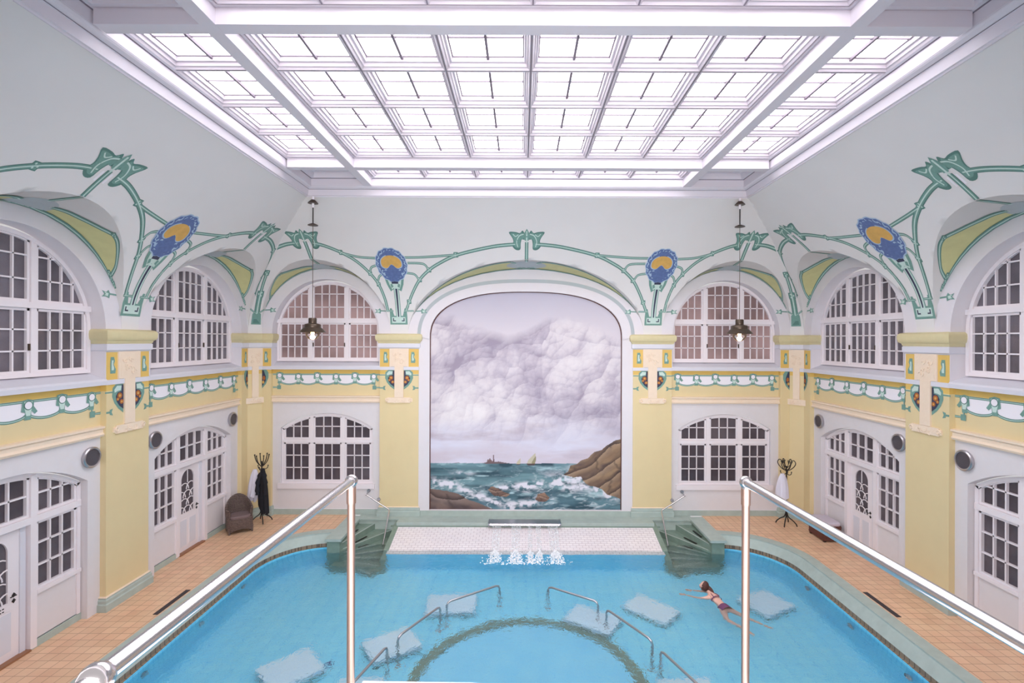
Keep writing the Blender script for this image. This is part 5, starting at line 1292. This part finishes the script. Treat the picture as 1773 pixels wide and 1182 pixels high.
# ------------------------------------------------------------------ swimmer
def skinned(name, verts, edges, radii, mat_, parent, sub=2, root=0):
    me = bpy.data.meshes.new(name); me.from_pydata(verts, edges, []); o = bpy.data.objects.new(name, me); COL.objects.link(o); o.parent = parent
    m = o.modifiers.new('skin', 'SKIN'); m.use_smooth_shade = True
    sv = me.skin_vertices[0].data if me.skin_vertices else None
    if sv is None:
        bm = bmesh.new(); bm.from_mesh(me); bm.verts.layers.skin.verify(); bm.to_mesh(me); bm.free(); sv = me.skin_vertices[0].data
    for i, r in enumerate(radii):
        sv[i].radius = r if isinstance(r, tuple) else (r, r); sv[i].use_root = (i == root)
    s = o.modifiers.new('sub', 'SUBSURF'); s.levels = sub; s.render_levels = sub
    me.materials.append(MAT[mat_]); return o
def swimmer():
    t = thing('person', 'person in a dark bikini swimming breaststroke near the right pool stairs', 'person', (4.4, 11.15, ZW), math.radians(12))
    # local: head towards +y, legs -y, z up; arms stretched towards -x/+y
    V = [(0, 0, -.06), (0, .16, -.05), (0, .34, -.02), (0, .47, .0), (-.02, .56, .03), (-.04, .63, .06),       # pelvis..head base
         (-.15, .44, -.02), (-.34, .52, -.06), (-.54, .68, -.05),                                             # left arm shoulder, elbow, wrist
         (.14, .46, -.02), (.02, .70, -.05), (-.28, .86, -.05),                                               # right arm
         (-.09, -.06, -.1), (-.17, -.34, -.20), (-.02, -.62, -.24), (.02, -.74, -.24),                        # left leg
         (.09, -.06, -.1), (.25, -.28, -.18), (.42, -.54, -.22), (.48, -.64, -.22)]
    E_ = [(0, 1), (1, 2), (2, 3), (3, 4), (4, 5), (3, 6), (6, 7), (7, 8), (3, 9), (9, 10), (10, 11), (0, 12), (12, 13), (13, 14), (14, 15), (0, 16), (16, 17), (17, 18), (18, 19)]
    R = [(.12, .10), (.095, .08), (.12, .085), (.10, .07), .045, .045, .055, .036, .024, .055, .036, .024, .085, .055, .036, .028, .085, .055, .036, .028]
    skinned('body', V, E_, R, 'skin', t)
    # hands: palm plus five fingers each
    for k_, (w, d) in enumerate((((-.54, .68, -.05), Vector((-.85, .5, .05))), ((-.28, .86, -.05), Vector((-.95, .3, .05))))):
        d.normalize(); side = Vector((-d.y, d.x, 0)); w = Vector(w)
        vs = [w, w+d*.045, w+d*.08]; es = [(0, 1), (1, 2)]; rs = [.022, (.032, .014), (.034, .012)]
        for f in range(4):
            b0 = len(vs); o_ = (f-1.5)*.02; ln = (.07, .08, .075, .06)[f]
            vs += [w+d*.09+side*o_, w+d*(.09+ln*.55)+side*o_*1.15, w+d*(.09+ln)+side*o_*1.2+Vector((0, 0, -.012))]; es += [(2, b0), (b0, b0+1), (b0+1, b0+2)]; rs += [.0095, .0085, .0075]
        b0 = len(vs); sg = 1 if k_ else -1; vs += [w+d*.04+side*sg*.035, w+d*.075+side*sg*.06]; es += [(1, b0), (b0, b0+1)]; rs += [.011, .009]
        skinned('hand', [tuple(v) for v in vs], es, rs, 'skin', t, 1)
    for w, d in (((.02, -.74, -.24), Vector((.3, -1, -.1))), ((.48, -.64, -.22), Vector((.6, -.8, -.1)))):
        d.normalize(); w = Vector(w); skinned('foot', [tuple(w), tuple(w+d*.09+Vector((0, 0, -.01))), tuple(w+d*.18)], [(0, 1), (1, 2)], [.032, (.042, .026), (.036, .014)], 'skin', t, 1)
    # head, looking left over the water
    hc = Vector((-.07, .72, .12)); mb = MB(); rows = []
    for i in range(13):
        p = PI*i/12; row = []
        for j in range(20):
            a = j*2*PI/20; r = sin(p); x = .088*r*cos(a); y = .076*r*sin(a); z = .112*cos(p)
            if z < 0: x *= 1+.25*z/.112*.8; y *= 1+.3*z/.112
            if cos(a) < -.93 and abs(z+.01) < .035: x -= .018      # nose
            if cos(a) < -.8 and .005 < z < .035 and abs(sin(a)) > .25: x += .006
            row.append((x, y, z))
        rows.append(row)
    mb.grid(rows, 'skin', closed=True)
    for sg in (-1, 1):
        mb.sphere((-.073, sg*.03, .018), .009, 'frame_white', 8); mb.sphere((-.079, sg*.03, .018), .0055, 'black_metal', 8); mb.sphere((.0, sg*.077, .0), .02, 'skin', 8, (.8, .35, 1.3))
    mb.tube([(-.078, -.02, -.045), (-.086, 0, -.046), (-.078, .02, -.045)], .006, 'bikini', 6)
    h = mb.build('head', t, smooth=True, weld=False); h.location = hc; h.rotation_euler = (0, math.radians(14), math.radians(-14))
    mb = MB(); rows = []
    for i in range(9):
        p = PI*.78*i/8; rows.append([((.100*sin(p)*cos(a)+.018), .087*sin(p)*sin(a), .122*cos(p)+.004) for a in [math.radians(-152+304*j/24) for j in range(25)]])
    mb.grid(rows, 'hair'); mb.tube(smooth_path([(.09, .0, .0), (.15, -.05, -.02), (.20, -.12, -.07), (.23, -.22, -.10), (.30, -.26, -.11)], 4), [.05, .05, .048, .046, .044, .042, .04, .038, .036, .034, .032, .03, .028, .025, .022, .018, .012], 'hair', 10)
    h = mb.build('hair', t, smooth=True, weld=False); h.location = hc; h.rotation_euler = (0, math.radians(14), math.radians(-14))
    mb = MB()                                 # bikini
    def band(y0, y1, rx, rz, zc, n=24):
        mb.grid([[(rx*k_*cos(a), y, zc+rz*k_*sin(a)) for a in [q*2*PI/n for q in range(n)]] for y, k_ in ((y0, 1), ((y0+y1)/2, 1.03), (y1, 1))], 'bikini', closed=True)
    band(.30, .335, .128, .1, -.02); 
    for sg in (-1, 1): mb.tube([(sg*.07, .32, .07), (sg*.06, .42, .075), (sg*.03, .5, .06)], .008, 'bikini', 6)
    mb.build('bikini_top', t, smooth=True)
    mb = MB(); band(-.1, .07, .135, .118, -.07); mb.build('bikini_bottom', t, smooth=True)
swimmer()
